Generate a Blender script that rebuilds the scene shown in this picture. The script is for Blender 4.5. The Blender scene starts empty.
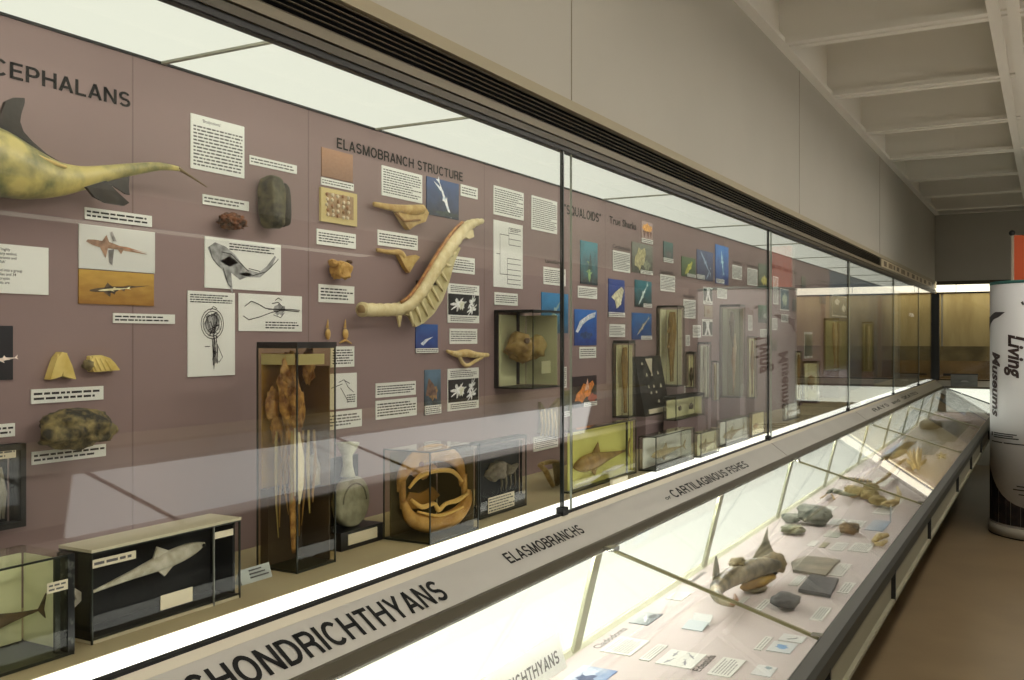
import bpy, math, random
from mathutils import Vector, Matrix, noise
SC = bpy.context.scene
COL = SC.collection
PI = math.pi
E = 1.83                      # eye height
F, TH, HV = 970.0, math.radians(29.0), 338.0
cs, sn = math.cos(TH), math.sin(TH)
RT, FW, UP = Vector((cs, sn, 0)), Vector((-sn, cs, 0)), Vector((0, 0, 1))
EYE = Vector((0, 0, E))

# ------------------------------------------------------------------ measuring helpers
def ray(u, v): return FW + RT * ((u - 512) / F) + UP * ((HV - v) / F)
def onx(x, u, v):
    d = ray(u, v); return EYE + d * (x / d.x)
def ony(y, u, v):
    d = ray(u, v); return EYE + d * (y / d.y)
def onz(z, u, v):             # z absolute
    d = ray(u, v); return EYE + d * ((z - E) / d.z)
def onplane(p, n, u, v):
    d = ray(u, v); return EYE + d * ((p - EYE).dot(n) / d.dot(n))

# ------------------------------------------------------------------ materials
def lin(c):
    c = c / 255.0
    return c / 12.92 if c <= 0.04045 else ((c + 0.055) / 1.055) ** 2.4
def L3(c): return (lin(c[0]), lin(c[1]), lin(c[2]), 1)
MC = {}
def mat(name, col, rough=0.6, metal=0.0, col2=None, scale=6.0, detail=4.0, bump=0.0, stretch=None, spec=None, lo=0.35, hi=0.65):
    key = (name, tuple(col), rough, metal, tuple(col2) if col2 else None, scale, bump, stretch, lo, hi)
    if key in MC: return MC[key]
    m = bpy.data.materials.new(name); m.use_nodes = True
    nt = m.node_tree; b = nt.nodes['Principled BSDF']
    b.inputs['Roughness'].default_value = rough; b.inputs['Metallic'].default_value = metal
    if spec is not None: b.inputs['Specular IOR Level'].default_value = spec
    b.inputs['Base Color'].default_value = L3(col)
    if col2 or bump:
        tc = nt.nodes.new('ShaderNodeTexCoord'); src = tc.outputs['Object']
        if stretch:
            mp = nt.nodes.new('ShaderNodeMapping'); mp.inputs['Scale'].default_value = stretch
            nt.links.new(src, mp.inputs['Vector']); src = mp.outputs['Vector']
        nz = nt.nodes.new('ShaderNodeTexNoise'); nz.inputs['Scale'].default_value = scale; nz.inputs['Detail'].default_value = detail
        nt.links.new(src, nz.inputs['Vector'])
        if col2:
            r = nt.nodes.new('ShaderNodeValToRGB')
            r.color_ramp.elements[0].position = lo; r.color_ramp.elements[1].position = hi
            r.color_ramp.elements[0].color = L3(col); r.color_ramp.elements[1].color = L3(col2)
            nt.links.new(nz.outputs['Fac'], r.inputs['Fac']); nt.links.new(r.outputs['Color'], b.inputs['Base Color'])
        if bump:
            bp = nt.nodes.new('ShaderNodeBump'); bp.inputs['Strength'].default_value = bump; bp.inputs['Distance'].default_value = 0.01
            nt.links.new(nz.outputs['Fac'], bp.inputs['Height']); nt.links.new(bp.outputs['Normal'], b.inputs['Normal'])
    MC[key] = m
    return m
def emit(name, col, s):
    key = (name, s)
    if key in MC: return MC[key]
    m = bpy.data.materials.new(name); m.use_nodes = True; nt = m.node_tree; nt.nodes.clear()
    o = nt.nodes.new('ShaderNodeOutputMaterial'); e = nt.nodes.new('ShaderNodeEmission')
    e.inputs['Color'].default_value = L3(col); e.inputs['Strength'].default_value = s
    nt.links.new(e.outputs[0], o.inputs['Surface']); MC[key] = m
    return m
def glass(name, tint=(1, 1, 1), ior=1.5, rough=0.0, gain=1.0):
    key = (name, tint, ior, gain)
    if key in MC: return MC[key]
    m = bpy.data.materials.new(name); m.use_nodes = True; nt = m.node_tree; nt.nodes.clear()
    o = nt.nodes.new('ShaderNodeOutputMaterial'); mx = nt.nodes.new('ShaderNodeMixShader')
    t = nt.nodes.new('ShaderNodeBsdfTransparent'); g = nt.nodes.new('ShaderNodeBsdfGlossy'); g.inputs['Roughness'].default_value = rough
    t.inputs['Color'].default_value = (*tint, 1)
    fr = nt.nodes.new('ShaderNodeFresnel'); ge = nt.nodes.new('ShaderNodeNewGeometry')
    ma = nt.nodes.new('ShaderNodeMath'); ma.operation = 'MULTIPLY_ADD'          # same index seen from either side of the pane
    ma.inputs[1].default_value = 1 / ior - ior; ma.inputs[2].default_value = ior
    nt.links.new(ge.outputs['Backfacing'], ma.inputs[0]); nt.links.new(ma.outputs[0], fr.inputs['IOR'])
    nt.links.new(fr.outputs[0], mx.inputs['Fac'])
    nt.links.new(t.outputs[0], mx.inputs[1]); nt.links.new(g.outputs[0], mx.inputs[2]); nt.links.new(mx.outputs[0], o.inputs['Surface'])
    MC[key] = m
    return m
def picmat(name, c1, c2, sc=3.0, axis=1, flip=False, nz=0.25):
    """a printed picture: two inks running into each other with blotches (object coordinates of the card)"""
    key = ('pic', name, tuple(c1), tuple(c2), sc, axis, flip)
    if key in MC: return MC[key]
    m = bpy.data.materials.new(name); m.use_nodes = True; nt = m.node_tree; b = nt.nodes['Principled BSDF']
    b.inputs['Roughness'].default_value = 0.5
    tc = nt.nodes.new('ShaderNodeTexCoord'); sx = nt.nodes.new('ShaderNodeSeparateXYZ'); nt.links.new(tc.outputs['Generated'], sx.inputs[0])
    n = nt.nodes.new('ShaderNodeTexNoise'); n.inputs['Scale'].default_value = sc; nt.links.new(tc.outputs['Generated'], n.inputs['Vector'])
    mm = nt.nodes.new('ShaderNodeMath'); mm.operation = 'MULTIPLY_ADD'; mm.inputs[1].default_value = nz * 4; nt.links.new(n.outputs['Fac'], mm.inputs[0])
    ad = nt.nodes.new('ShaderNodeMath'); ad.operation = 'SUBTRACT'; ad.inputs[1].default_value = nz * 2
    nt.links.new(sx.outputs[axis], ad.inputs[0]); nt.links.new(ad.outputs[0], mm.inputs[2])
    r = nt.nodes.new('ShaderNodeValToRGB'); r.color_ramp.elements[0].color = L3(c2 if flip else c1); r.color_ramp.elements[1].color = L3(c1 if flip else c2)
    nt.links.new(mm.outputs[0], r.inputs['Fac']); nt.links.new(r.outputs['Color'], b.inputs['Base Color'])
    MC[key] = m
    return m

# ------------------------------------------------------------------ mesh building
class MB:
    def __init__(s): s.v = []; s.f = []; s.sm = []
    def add(s, vs, fs, smooth=False):
        k = len(s.v); s.v += [tuple(p) for p in vs]; s.f += [tuple(i + k for i in f) for f in fs]; s.sm += [smooth] * len(fs); return s
    def box(s, a, b):
        x0, x1 = sorted((a[0], b[0])); y0, y1 = sorted((a[1], b[1])); z0, z1 = sorted((a[2], b[2]))
        return s.add([(x0, y0, z0), (x1, y0, z0), (x1, y1, z0), (x0, y1, z0), (x0, y0, z1), (x1, y0, z1), (x1, y1, z1), (x0, y1, z1)],
                     [(0, 3, 2, 1), (4, 5, 6, 7), (0, 1, 5, 4), (1, 2, 6, 5), (2, 3, 7, 6), (3, 0, 4, 7)])
    def prism(s, poly, vec):
        """planar polygon (3-D points) pushed along vec"""
        poly = [Vector(p) for p in poly]; vec = Vector(vec); n = len(poly)
        nr = Vector((0, 0, 0))
        for i in range(n): nr += poly[i].cross(poly[(i + 1) % n])
        if nr.dot(vec) > 0: poly.reverse()
        vs = poly + [p + vec for p in poly]
        fs = [tuple(range(n)), tuple(range(2 * n - 1, n - 1, -1))] + [(i, i + n, (i + 1) % n + n, (i + 1) % n) for i in range(n)]
        return s.add(vs, [f[::-1] if k > 1 else f for k, f in enumerate(fs)] if False else fs)
    def profile_y(s, pts, y0, y1):
        """closed (x,z) profile run along y"""
        return s.prism([(p[0], y0, p[1]) for p in pts], (0, y1 - y0, 0))
    def profile_x(s, pts, x0, x1):
        return s.prism([(x0, p[0], p[1]) for p in pts], (x1 - x0, 0, 0))
    def rings(s, rings, smooth=True, caps=True, closed=True):
        n = len(rings[0]); vs = [p for r in rings for p in r]; fs = []
        for i in range(len(rings) - 1):
            for j in range(n if closed else n - 1):
                a = i * n + j; b = i * n + (j + 1) % n
                fs.append((a, b, b + n, a + n))
        s.add(vs, fs, smooth)
        if caps:
            k = len(s.v) - len(vs)
            s.f += [tuple(k + j for j in range(n - 1, -1, -1)), tuple(k + len(vs) - n + j for j in range(n))]; s.sm += [smooth, smooth]
        return s
    def tube(s, path, rad, n=10, flat=1.0, up=None, smooth=True):
        """tube along a path; rad one number or one per point; flat squeezes it along `up`"""
        P = [Vector(p) for p in path]; R = rad if isinstance(rad, (list, tuple)) else [rad] * len(P)
        ref = Vector(up) if up else None; out = []
        for i, p in enumerate(P):
            t = (P[min(i + 1, len(P) - 1)] - P[max(i - 1, 0)])
            if t.length < 1e-9: t = Vector((0, 0, 1))
            t.normalize()
            a = ref or (Vector((0, 0, 1)) if abs(t.z) < 0.9 else Vector((1, 0, 0)))
            e1 = a - t * a.dot(t)
            if e1.length < 1e-6: e1 = Vector((1, 0, 0)).cross(t)
            e1.normalize(); e2 = t.cross(e1)
            out.append([p + e1 * (R[i] * flat * math.cos(2 * PI * k / n)) + e2 * (R[i] * math.sin(2 * PI * k / n)) for k in range(n)])
        return s.rings(out, smooth)
    def blob(s, c, r, seed=0, amp=0.25, freq=1.5, sub=3, sq=1.0):
        """lumpy stone: a sphere pushed in and out by noise"""
        import bmesh
        bm = bmesh.new(); bmesh.ops.create_icosphere(bm, subdivisions=sub, radius=1)
        c = Vector(c); r = Vector(r) if hasattr(r, '__len__') else Vector((r, r, r)); vs = []
        for v in bm.verts:
            d = v.co.normalized()
            if sq != 1.0: d = Vector([math.copysign(abs(q) ** sq, q) for q in d])
            k = 1 + amp * noise.fractal(v.co * freq + Vector((seed * 7.3, seed * 3.1, seed)), 1.0, 2.0, 3)
            vs.append(c + Vector((d.x * r.x, d.y * r.y, d.z * r.z)) * k)
        fs = [tuple(v.index for v in f.verts) for f in bm.faces]; bm.free()
        return s.add(vs, fs, True)
    def build(s, name, m, parent=None, loc=None, mw=None):
        me = bpy.data.meshes.new(name); me.from_pydata(s.v, [], s.f)
        me.polygons.foreach_set('use_smooth', s.sm); me.materials.append(m); me.update()
        o = bpy.data.objects.new(name, me); COL.objects.link(o)
        if parent: o.parent = parent
        if loc is not None: o.location = loc
        if mw is not None: o.matrix_world = mw
        return o
def local(mb, c):
    c = Vector(c); mb.v = [tuple(Vector(p) - c) for p in mb.v]; return mb
SEEN = set()
def tag(o, label, cat, group=None):
    o['label'] = label; o['category'] = cat
    if group: o['group'] = group
    return o
def empty(name, loc, label, cat, group=None, mw=None):
    o = bpy.data.objects.new(name, None); COL.objects.link(o); o.empty_display_size = 0.05
    if mw is not None: o.matrix_world = mw
    else: o.location = loc
    return tag(o, label, cat, group)
def struct(mb, name, m):
    o = mb.build(name, m); o['kind'] = 'structure'; return o

# ------------------------------------------------------------------ text
TX = {}
def text2d(s, h=None, w=None, bold=0.0, shear=0.0, spacing=1.0, align='LEFT'):
    """text as flat 2-D mesh: cap height h, total width w (squeezed to it), lower left at 0,0"""
    key = (s, bold, shear, spacing, align)
    if key not in TX:
        cu = bpy.data.curves.new('t', 'FONT'); cu.body = s; cu.size = 1; cu.offset = bold; cu.shear = shear; cu.space_character = spacing
        cu.align_x = align; cu.resolution_u = 3
        ob = bpy.data.objects.new('t', cu); COL.objects.link(ob)
        dg = bpy.context.evaluated_depsgraph_get(); me = bpy.data.meshes.new_from_object(ob.evaluated_get(dg))
        TX[key] = ([v.co.copy() for v in me.vertices], [tuple(p.vertices) for p in me.polygons])
        bpy.data.objects.remove(ob); bpy.data.curves.remove(cu); bpy.data.meshes.remove(me)
    vs, fs = TX[key]
    x0 = min(v.x for v in vs); x1 = max(v.x for v in vs); y0 = min(v.y for v in vs); y1 = max(v.y for v in vs)
    cap = 0.72 if '\n' not in s else (y1 - y0)
    by = 0 if '\n' not in s else y0
    ky = h / cap if h else 1; kx = w / (x1 - x0) if w else ky
    return [((v.x - x0) * kx, (v.y - by) * ky) for v in vs], fs
def add_text(mb, s, org, ex, ey, n, h, w=None, bold=0.012, shear=0.0, lift=0.0006, **k):
    if all(ch in GLY or ch == ' ' for ch in s):
        vs, fs, tw = caps2d(s); kx = w / tw if w else h
        vs = [(a * kx, b * h) for a, b in vs]
    else: vs, fs = text2d(s, h, w, bold, shear, **k)
    org, ex, ey, n = Vector(org), Vector(ex), Vector(ey), Vector(n)
    return mb.add([org + ex * a + ey * b + n * lift for a, b in vs], fs)


# plain grotesque capitals drawn as strokes (cap height 1)
def arc(cx, cy, rx, ry, a0, a1, n=10):
    return [(cx + rx * math.cos(math.radians(a0 + (a1 - a0) * i / n)), cy + ry * math.sin(math.radians(a0 + (a1 - a0) * i / n))) for i in range(n + 1)]
b_ = 0.075
GLY = {
    'A': (0.70, [[(0.06, 0), (0.35, 0.99)], [(0.64, 0), (0.35, 0.99)], [(0.16, 0.3), (0.54, 0.3)]]),
    'B': (0.66, [[(b_, 0), (b_, 1)], [(b_, 0.925), (0.36, 0.925)] + arc(0.36, 0.72, 0.2, 0.205, 80, -90) + [(b_, 0.515)], [(b_, 0.515), (0.38, 0.515)] + arc(0.38, 0.295, 0.22, 0.22, 85, -90) + [(b_, 0.075)]]),
    'C': (0.72, [arc(0.38, 0.5, 0.305, 0.435, 42, 318, 18)]),
    'D': (0.70, [[(b_, 0), (b_, 1)], [(b_, 0.925), (0.3, 0.925)] + arc(0.3, 0.5, 0.325, 0.425, 85, -85, 14) + [(0.3, 0.075), (b_, 0.075)]]),
    'E': (0.60, [[(b_, 0), (b_, 1)], [(b_, 0.925), (0.58, 0.925)], [(b_, 0.52), (0.54, 0.52)], [(b_, 0.075), (0.6, 0.075)]]),
    'F': (0.57, [[(b_, 0), (b_, 1)], [(b_, 0.925), (0.57, 0.925)], [(b_, 0.5), (0.52, 0.5)]]),
    'G': (0.76, [arc(0.39, 0.5, 0.315, 0.435, 42, 345, 18), [(0.4, 0.46), (0.74, 0.46)], [(0.69, 0.5), (0.69, 0.02)]]),
    'H': (0.70, [[(b_, 0), (b_, 1)], [(0.625, 0), (0.625, 1)], [(b_, 0.53), (0.625, 0.53)]]),
    'I': (0.15, [[(b_, 0), (b_, 1)]]),
    'K': (0.70, [[(b_, 0), (b_, 1)], [(0.62, 1), (b_, 0.38)], [(0.26, 0.58), (0.66, 0)]]),
    'L': (0.55, [[(b_, 0), (b_, 1)], [(b_, 0.075), (0.55, 0.075)]]),
    'M': (0.84, [[(b_, 0), (b_, 1)], [(0.765, 0), (0.765, 1)], [(0.09, 1), (0.42, 0.02)], [(0.75, 1), (0.42, 0.02)]]),
    'N': (0.70, [[(b_, 0), (b_, 1)], [(0.625, 0), (0.625, 1)], [(0.08, 0.96), (0.62, 0.04)]]),
    'O': (0.78, [arc(0.39, 0.5, 0.315, 0.435, 0, 360, 24)]),
    'P': (0.64, [[(b_, 0), (b_, 1)], [(b_, 0.925), (0.36, 0.925)] + arc(0.36, 0.68, 0.21, 0.245, 80, -90) + [(b_, 0.435)]]),
    'Q': (0.78, [arc(0.39, 0.5, 0.315, 0.435, 0, 360, 24), [(0.45, 0.28), (0.74, -0.02)]]),
    'R': (0.68, [[(b_, 0), (b_, 1)], [(b_, 0.925), (0.38, 0.925)] + arc(0.38, 0.7, 0.2, 0.225, 80, -90) + [(b_, 0.475)], [(0.36, 0.475), (0.54, 0.4), (0.58, 0.25), (0.6, 0)]]),
    'S': (0.66, [arc(0.33, 0.715, 0.235, 0.215, 25, 265, 12) + arc(0.33, 0.285, 0.25, 0.215, 95, -155, 12)]),
    'T': (0.62, [[(0.31, 0), (0.31, 1)], [(0, 0.925), (0.62, 0.925)]]),
    'U': (0.70, [[(b_, 1), (b_, 0.33)] + arc(0.35, 0.33, 0.275, 0.26, 180, 360, 12) + [(0.625, 1)]]),
    'Y': (0.68, [[(0.06, 1), (0.34, 0.42)], [(0.62, 1), (0.34, 0.42)], [(0.34, 0.45), (0.34, 0)]]),
    '\u201c': (0.3, [[(0.06, 1), (0.06, 0.75)], [(0.22, 1), (0.22, 0.75)]]),
    '\u201d': (0.3, [[(0.06, 1), (0.06, 0.75)], [(0.22, 1), (0.22, 0.75)]]),
}
def caps2d(s, t=0.165, gap=0.12):
    vs, fs, x = [], [], 0.0
    for ch in s:
        if ch == ' ': x += 0.4; continue
        w, strokes = GLY[ch]
        for st in strokes:
            pts = [Vector((p[0] + x, p[1], 0)) for p in st]; closed = (pts[0] - pts[-1]).length < 1e-6; k = len(vs)
            for i, p in enumerate(pts):
                a = pts[i - 1] if i > 0 else (pts[-2] if closed else None); c = pts[i + 1] if i < len(pts) - 1 else (pts[1] if closed else None)
                d1 = (p - a).normalized() if a is not None else None; d2 = (c - p).normalized() if c is not None else None
                d = ((d1 or d2) + (d2 or d1)).normalized(); n = Vector((-d.y, d.x, 0)); q = max(0.5, d.dot(d1 or d2))
                vs += [p + n * (t / 2 / q), p - n * (t / 2 / q)]
            for i in range(len(pts) - 1): fs.append((k + 2 * i + 1, k + 2 * i + 3, k + 2 * i + 2, k + 2 * i))
        x += w + gap
    return [(v.x, v.y) for v in vs], fs, x - gap

# ------------------------------------------------------------------ palette
M = {}
M['paper'] = mat('paper_white', (236, 236, 229), 0.7)
M['paper2'] = mat('paper_cream', (214, 205, 178), 0.7)
M['ink'] = mat('ink', (38, 36, 36), 0.7)
M['ink2'] = mat('ink_grey', (92, 90, 88), 0.7)
M['letter'] = mat('vinyl_letter', (9, 9, 9), 0.6, spec=0.2)
M['panel'] = mat('mauve_board', (139, 117, 114), 0.75, col2=(144, 122, 119), scale=2.0)
M['panel_blue'] = mat('slate_blue_board', (96, 104, 116), 0.75)
M['shelf'] = mat('tan_shelf', (178, 165, 128), 0.6, col2=(168, 152, 116), scale=5)
M['fascia'] = mat('grey_fascia', (184, 181, 174), 0.42, col2=(178, 175, 168), scale=3)
M['cream'] = mat('cream_bevel', (206, 198, 178), 0.5)
M['olive'] = mat('dark_olive_metal', (84, 78, 62), 0.4, 0.3)
M['header_tan'] = mat('tan_metal', (118, 109, 89), 0.5)
M['header_olive'] = mat('olive_brown_metal', (72, 65, 48), 0.5)
M['black'] = mat('black_paint', (18, 18, 17), 0.5)
M['gasket'] = mat('black_gasket', (14, 14, 14), 0.6)
M['chrome'] = mat('satin_chrome', (190, 190, 182), 0.25, 1.0)
M['frieze'] = mat('painted_wall', (188, 184, 173), 0.8, col2=(184, 180, 169), scale=1.2)
M['ceil'] = mat('painted_ceiling', (240, 236, 226), 0.8)
M['floor'] = mat('brown_vinyl_floor', (138, 119, 91), 0.3, col2=(128, 110, 84), scale=2.2, detail=6)
M['rail'] = mat('bronze_rail', (46, 45, 36), 0.5, 0.1, spec=0.3)
M['lwhite'] = mat('white_enamel', (232, 234, 222), 0.6)
M['deck'] = mat('pale_pink_deck', (214, 202, 198), 0.7, col2=(209, 196, 194), scale=3)
M['post'] = mat('pale_green_post', (186, 188, 156), 0.5)
M['sidewin'] = mat('frosted_side_panel', (126, 121, 100), 0.5)
M['pane'] = glass('clear_pane', (0.985, 0.99, 0.985))
M['bone'] = mat('bone', (206, 178, 112), 0.6, col2=(176, 140, 78), scale=30, bump=0.4)
M['cream_bone'] = mat('pale_bone', (226, 208, 156), 0.6, col2=(200, 168, 104), scale=40, bump=0.3)
M['blackbox'] = mat('black_acrylic', (16, 16, 18), 0.35)
M['soffit'] = emit('diffuser_sheet', (246, 247, 228), 1.0)
M['tube'] = emit('fluorescent_tube', (255, 250, 232), 18.0)
M['strip'] = emit('diffuser_strip', (255, 254, 240), 2.3)
M['lens'] = emit('front_lens', (255, 253, 236), 9.5)
M['glow_wall'] = emit('self_glowing_wall', (253, 255, 236), 1.5)  # white back wall of the desk cases, given its own glow to look whiter
M['ltube'] = emit('case_tube', (255, 255, 244), 95.0)

# ------------------------------------------------------------------ main levels (metres; X to the right, Y down the gallery)
G, A = -1.42, -1.95            # glass plane, back panel plane
YN, YE = -1.6, 14.9            # near end of the run, glass plane of the end run
ZS, ZH, ZB = E + 0.692, E + 0.623, E - 0.585   # soffit, header edge, shelf
ZL0, ZL1 = E + 0.685, E + 0.767                # louvre
ZC = E + 1.735                                  # ceiling grid underside
DK = E - 1.03                                   # deck of the desk case
END_A = YE + 0.53
XR = 2.4                                        # right end of the end run / room
PI2 = PI / 2

# ================================================================== setting
struct(MB().box((-2.2, -4.2, -0.1), (3.2, 16, 0)), 'floor', M['floor'])
struct(MB().box((-2.15, -4.2, ZL1 + 0.033), (G, YE, ZC + 0.02)), 'wall_left', M['frieze'])
struct(MB().box((-2.15, YE, ZL1 + 0.033), (3.2, 15.6, ZC + 0.02)), 'wall_end', M['frieze'])
struct(MB().box((1.62, -4.2, ZL1 + 0.033), (3.1, YE, ZC + 0.02)), 'wall_right', M['frieze'])
struct(MB().box((-2.3, -4.4, 0), (3.2, -4.2, ZC + 0.6)), 'wall_near', M['frieze'])
o = struct(MB().box((-2.2, -4.2, 0), (-1.98, 15.6, ZL1 + 0.03)), 'wall_left_recess', M['frieze'])
struct(MB().box((-2.2, 15.46, 0), (3.2, 15.6, ZL1 + 0.03)), 'wall_end_recess', M['frieze'])
struct(MB().box((2.2, -4.2, 0), (3.1, YE, ZL1 + 0.03)), 'wall_right_recess', M['frieze'])
# joint lines of the wall boards
for i, y in enumerate((2.975, 6.4, 9.8)):
    struct(MB().box((G - 0.001, y, ZL1 + 0.04), (G + 0.0015, y + 0.006, ZC)), 'trim_%d' % (i + 1), mat('joint_shadow_gap', (150, 143, 124), 0.8))
# coffered ceiling: slab + rib grid
cb = MB(); cb.box((-2.15, -4.4, ZC + 0.52), (3.2, 15.6, ZC + 0.6))
ys = [5.84 + 1.42 * k for k in range(-7, 7)]
xs = [-0.215, 1.05]
def rib(x0, y0, x1, y1):
    along_x = abs(x1 - x0) > abs(y1 - y0)
    for a, b, z0, z1 in ((-0.02, 0.02, 0.03, 0.53), (-0.075, 0.075, 0.012, 0.034), (-0.075, -0.016, 0, 0.014), (0.016, 0.075, 0, 0.014)):
        if along_x: cb.box((x0, y0 + a, ZC + z0), (x1, y0 + b, ZC + z1))
        else: cb.box((x0 + a * 1.02, y0, ZC + z0 - 0.0017), (x0 + b * 1.02, y1, ZC + z1))
for y in ys: rib(G, y, 1.62, y)
for x in xs: rib(x, -4.2, x, YE)
for x, sg in ((G, 1), (1.62, -1)):
    cb.box((x, -4.2, ZC - 0.0023), (x + sg * 0.06, YE, ZC + 0.03)); cb.box((x, -4.2, ZC + 0.02), (x + sg * 0.012, YE, ZC + 0.53))
cb.box((G, YE - 0.06, ZC), (1.62, YE, ZC + 0.03)); cb.box((G, YE - 0.01, ZC), (1.62, YE, ZC + 0.53))
struct(cb, 'ceiling', M['ceil'])
# fill lamps added out of view to brighten the gallery, hung from the ceiling
for k, (x, y, z, up) in enumerate(((0.55, 2.6, ZC - 0.1, 0), (0.55, 4.8, ZC - 0.1, 0), (0.55, 7.0, ZC - 0.1, 0), (0.55, 9.4, ZC - 0.1, 0), (0.9, -1.6, E + 0.7, 1), (0.9, 0.6, E + 0.7, 1))):
    o = empty('fill_light', (x, y, z), 'long glowing fill light added out of view below the ceiling grid', 'fill lamp', 'added fill lights')
    MB().box((-0.09, -0.6, -0.05), (0.09, 0.6, 0.05 if up else -0.02)).build('lens', emit('lamp_lens', (255, 249, 236), 26.0) if up else emit('fill_down_lens', (255, 249, 236), 42.0), o)
    if not up: MB().box((-0.095, -0.605, -0.04), (0.095, 0.605, 0.05)).build('housing', M['lwhite'], o)
    for q in (-0.5, 0.5): MB().tube([(0, q, 0.05), (0, q, ZC + 0.52 - z)], 0.005, 6).build('rod', M['lwhite'], o)
    MB().box((-0.1, -0.61, -0.052), (0.1, -0.6, 0.052)).build('end_cap', M['lwhite'], o)
    MB().box((-0.1, 0.6, -0.052), (0.1, 0.61, 0.052)).build('end_cap', M['lwhite'], o)

# ================================================================== left wall case
def wall_case():
    c = empty('long_display_case', (G, 6, 0), 'long glass fronted wall display case with mauve back board and grey sign fascia', 'display case')
    def b(mb, name, m, p=None): 
        return local(mb, c.location).build(name, m, p or c)
    bp = b(MB().box((A - 0.02, YN, ZB - 0.02), (A, 10.15, ZS)), 'back_board', M['panel'])
    jm = mat('board_joint', (120, 99, 97), 0.8)
    for y in [onx(A, u, 200).y for u in (132, 308, 484, 605, 714)]:
        b(MB().box((A, y, ZB), (A + 0.0003, y + 0.004, ZS)), 'board_joint', jm)
    b(MB().box((A - 0.02, 10.16, ZB - 0.02), (A, YE - 0.002, ZS)), 'slate_board', M['panel_blue'])
    b(MB().box((A, YN, ZS - 0.006), (A + 0.006, YE, ZS)), 'top_gasket', M['gasket'])
    # diffuser ceiling of the case, one sheet per bay, with T bars between
    js = [onx(-1.66, u, v).y for u, v in ((247, 64), (449, 130), (657, 202), (740, 231))]
    step = 1.33
    js = [-0.25] + js
    while js[-1] < YE - 0.7: js.append(js[-1] + step)
    ed = [YN] + js + [YE]
    for y0, y1 in zip(ed, ed[1:]):
        s = b(MB().box((A, y0 + 0.006, ZS), (G - 0.03, y1 - 0.006, ZS + 0.006)), 'light_diffuser', M['soffit'])
    for y in js:
        b(MB().box((A, y - 0.006, ZS - 0.006), (G - 0.03, y + 0.006, ZS + 0.006)), 'diffuser_bar', mat('diffuser_bar', (150, 150, 132), 0.5))
    for y0, y1 in zip(ed, ed[1:]):
        b(MB().box((G - 0.027, y0 + 0.006, ZH + 0.016), (G - 0.0215, y1 - 0.006, ZS - 0.004)), 'lamp_lens', M['lens'])
    # header: black edge, olive band, groove, tan band, louvre, upper trim
    h = b(MB().box((G - 0.02, YN, ZH), (G + 0.008, YE, ZH + 0.014)), 'header', M['black'])
    b(MB().box((G - 0.02, YN, ZH + 0.014), (G + 0.014, YE, ZH + 0.033)), 'header_band', M['header_olive'])
    b(MB().box((G - 0.02, YN, ZH + 0.033), (G + 0.002, YE, ZH + 0.039)), 'header_groove', M['black'])
    b(MB().box((G - 0.02, YN, ZH + 0.039), (G + 0.014, YE, ZL0)), 'header_trim', M['header_tan'])
    lv = b(MB().box((G - 0.02, YN, ZL0), (G - 0.012, 9.88, ZL1)), 'louvre', mat('louvre_black', (5, 5, 5), 0.9, spec=0.05))
    for k in range(6):
        z = ZL0 + (k + 0.5) * (ZL1 - ZL0) / 6
        b(MB().prism([(G - 0.003, YN, z - 0.0004), (G + 0.004, YN, z - 0.0006), (G + 0.004, YN, z + 0.0005), (G - 0.003, YN, z + 0.0005)], (0, 9.88 - YN, 0)), 'louvre_slat', mat('slat_edge', (112, 104, 84), 0.6), lv)
    b(MB().box((G - 0.02, YN, ZL1), (G + 0.012, YE, ZL1 + 0.033)), 'upper_trim', mat('wall_trim', (166, 155, 128), 0.6))
    b(MB().box((G - 0.02, 9.88, ZL0), (G - 0.002, YE, ZL1)), 'louvre_infill', M['header_tan'])
    # shelf, lit strip at its front
    b(MB().box((A, YN, ZB - 0.03), (G - 0.108, YE, ZB - 0.0006)), 'shelf', M['shelf'])
    b(MB().box((G - 0.105, YN, ZB - 0.03), (G - 0.012, YE, ZB - 0.001)), 'lit_strip', M['strip'])
    # panes and dark joints
    gj = [G_ * 1.42 for G_ in (0.13, 2.046, 3.947, 5.73, 7.54, 9.1)]
    pe = [YN] + gj + [YE]
    for y0, y1 in zip(pe, pe[1:]):
        b(MB().box((G - 0.004, y0 + 0.004, ZB), (G + 0.004, y1 - 0.004, ZH)), 'glass_pane', M['pane'])
    for y in gj:
        b(MB().box((G - 0.006, y - 0.0035, ZB), (G + 0.006, y + 0.0035, ZH)), 'pane_joint', mat('pane_edge', (22, 30, 26), 0.3))
        b(MB().box((G - 0.004, y + 0.068, ZB), (G + 0.004, y + 0.0692, ZH)), 'pane_joint', mat('pale_pane_edge', (176, 184, 170), 0.3))
        b(MB().box((G - 0.012, y - 0.02, ZB - 0.004), (G + 0.014, y + 0.02, ZB + 0.022)), 'pane_clip', M['black'])
    b(MB().box((G - 0.04, YE - 0.06, ZB), (G + 0.06, YE + 0.02, ZH)), 'corner_post', M['black'])
    # fascia below the glass
    b(MB().box((G - 0.008, YN, ZB - 0.004), (G + 0.007, YE, ZB + 0.003)), 'glass_gasket', M['gasket'])
    fa = [(-1.40, -0.605), (-1.31, -0.672)]
    b(MB().profile_y([(G - 0.01, E - 0.589), (G + 0.008, E - 0.589), (-1.40, E - 0.604), (-1.40, E - 0.62), (G - 0.01, E - 0.62)], YN, YE), 'bevel', M['cream'])
    b(MB().profile_y([(-1.40, E - 0.605), (-1.31, E - 0.672), (-1.318, E - 0.69), (-1.44, E - 0.69), (-1.44, E - 0.62)], YN, YE), 'fascia', M['fascia'])
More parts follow.
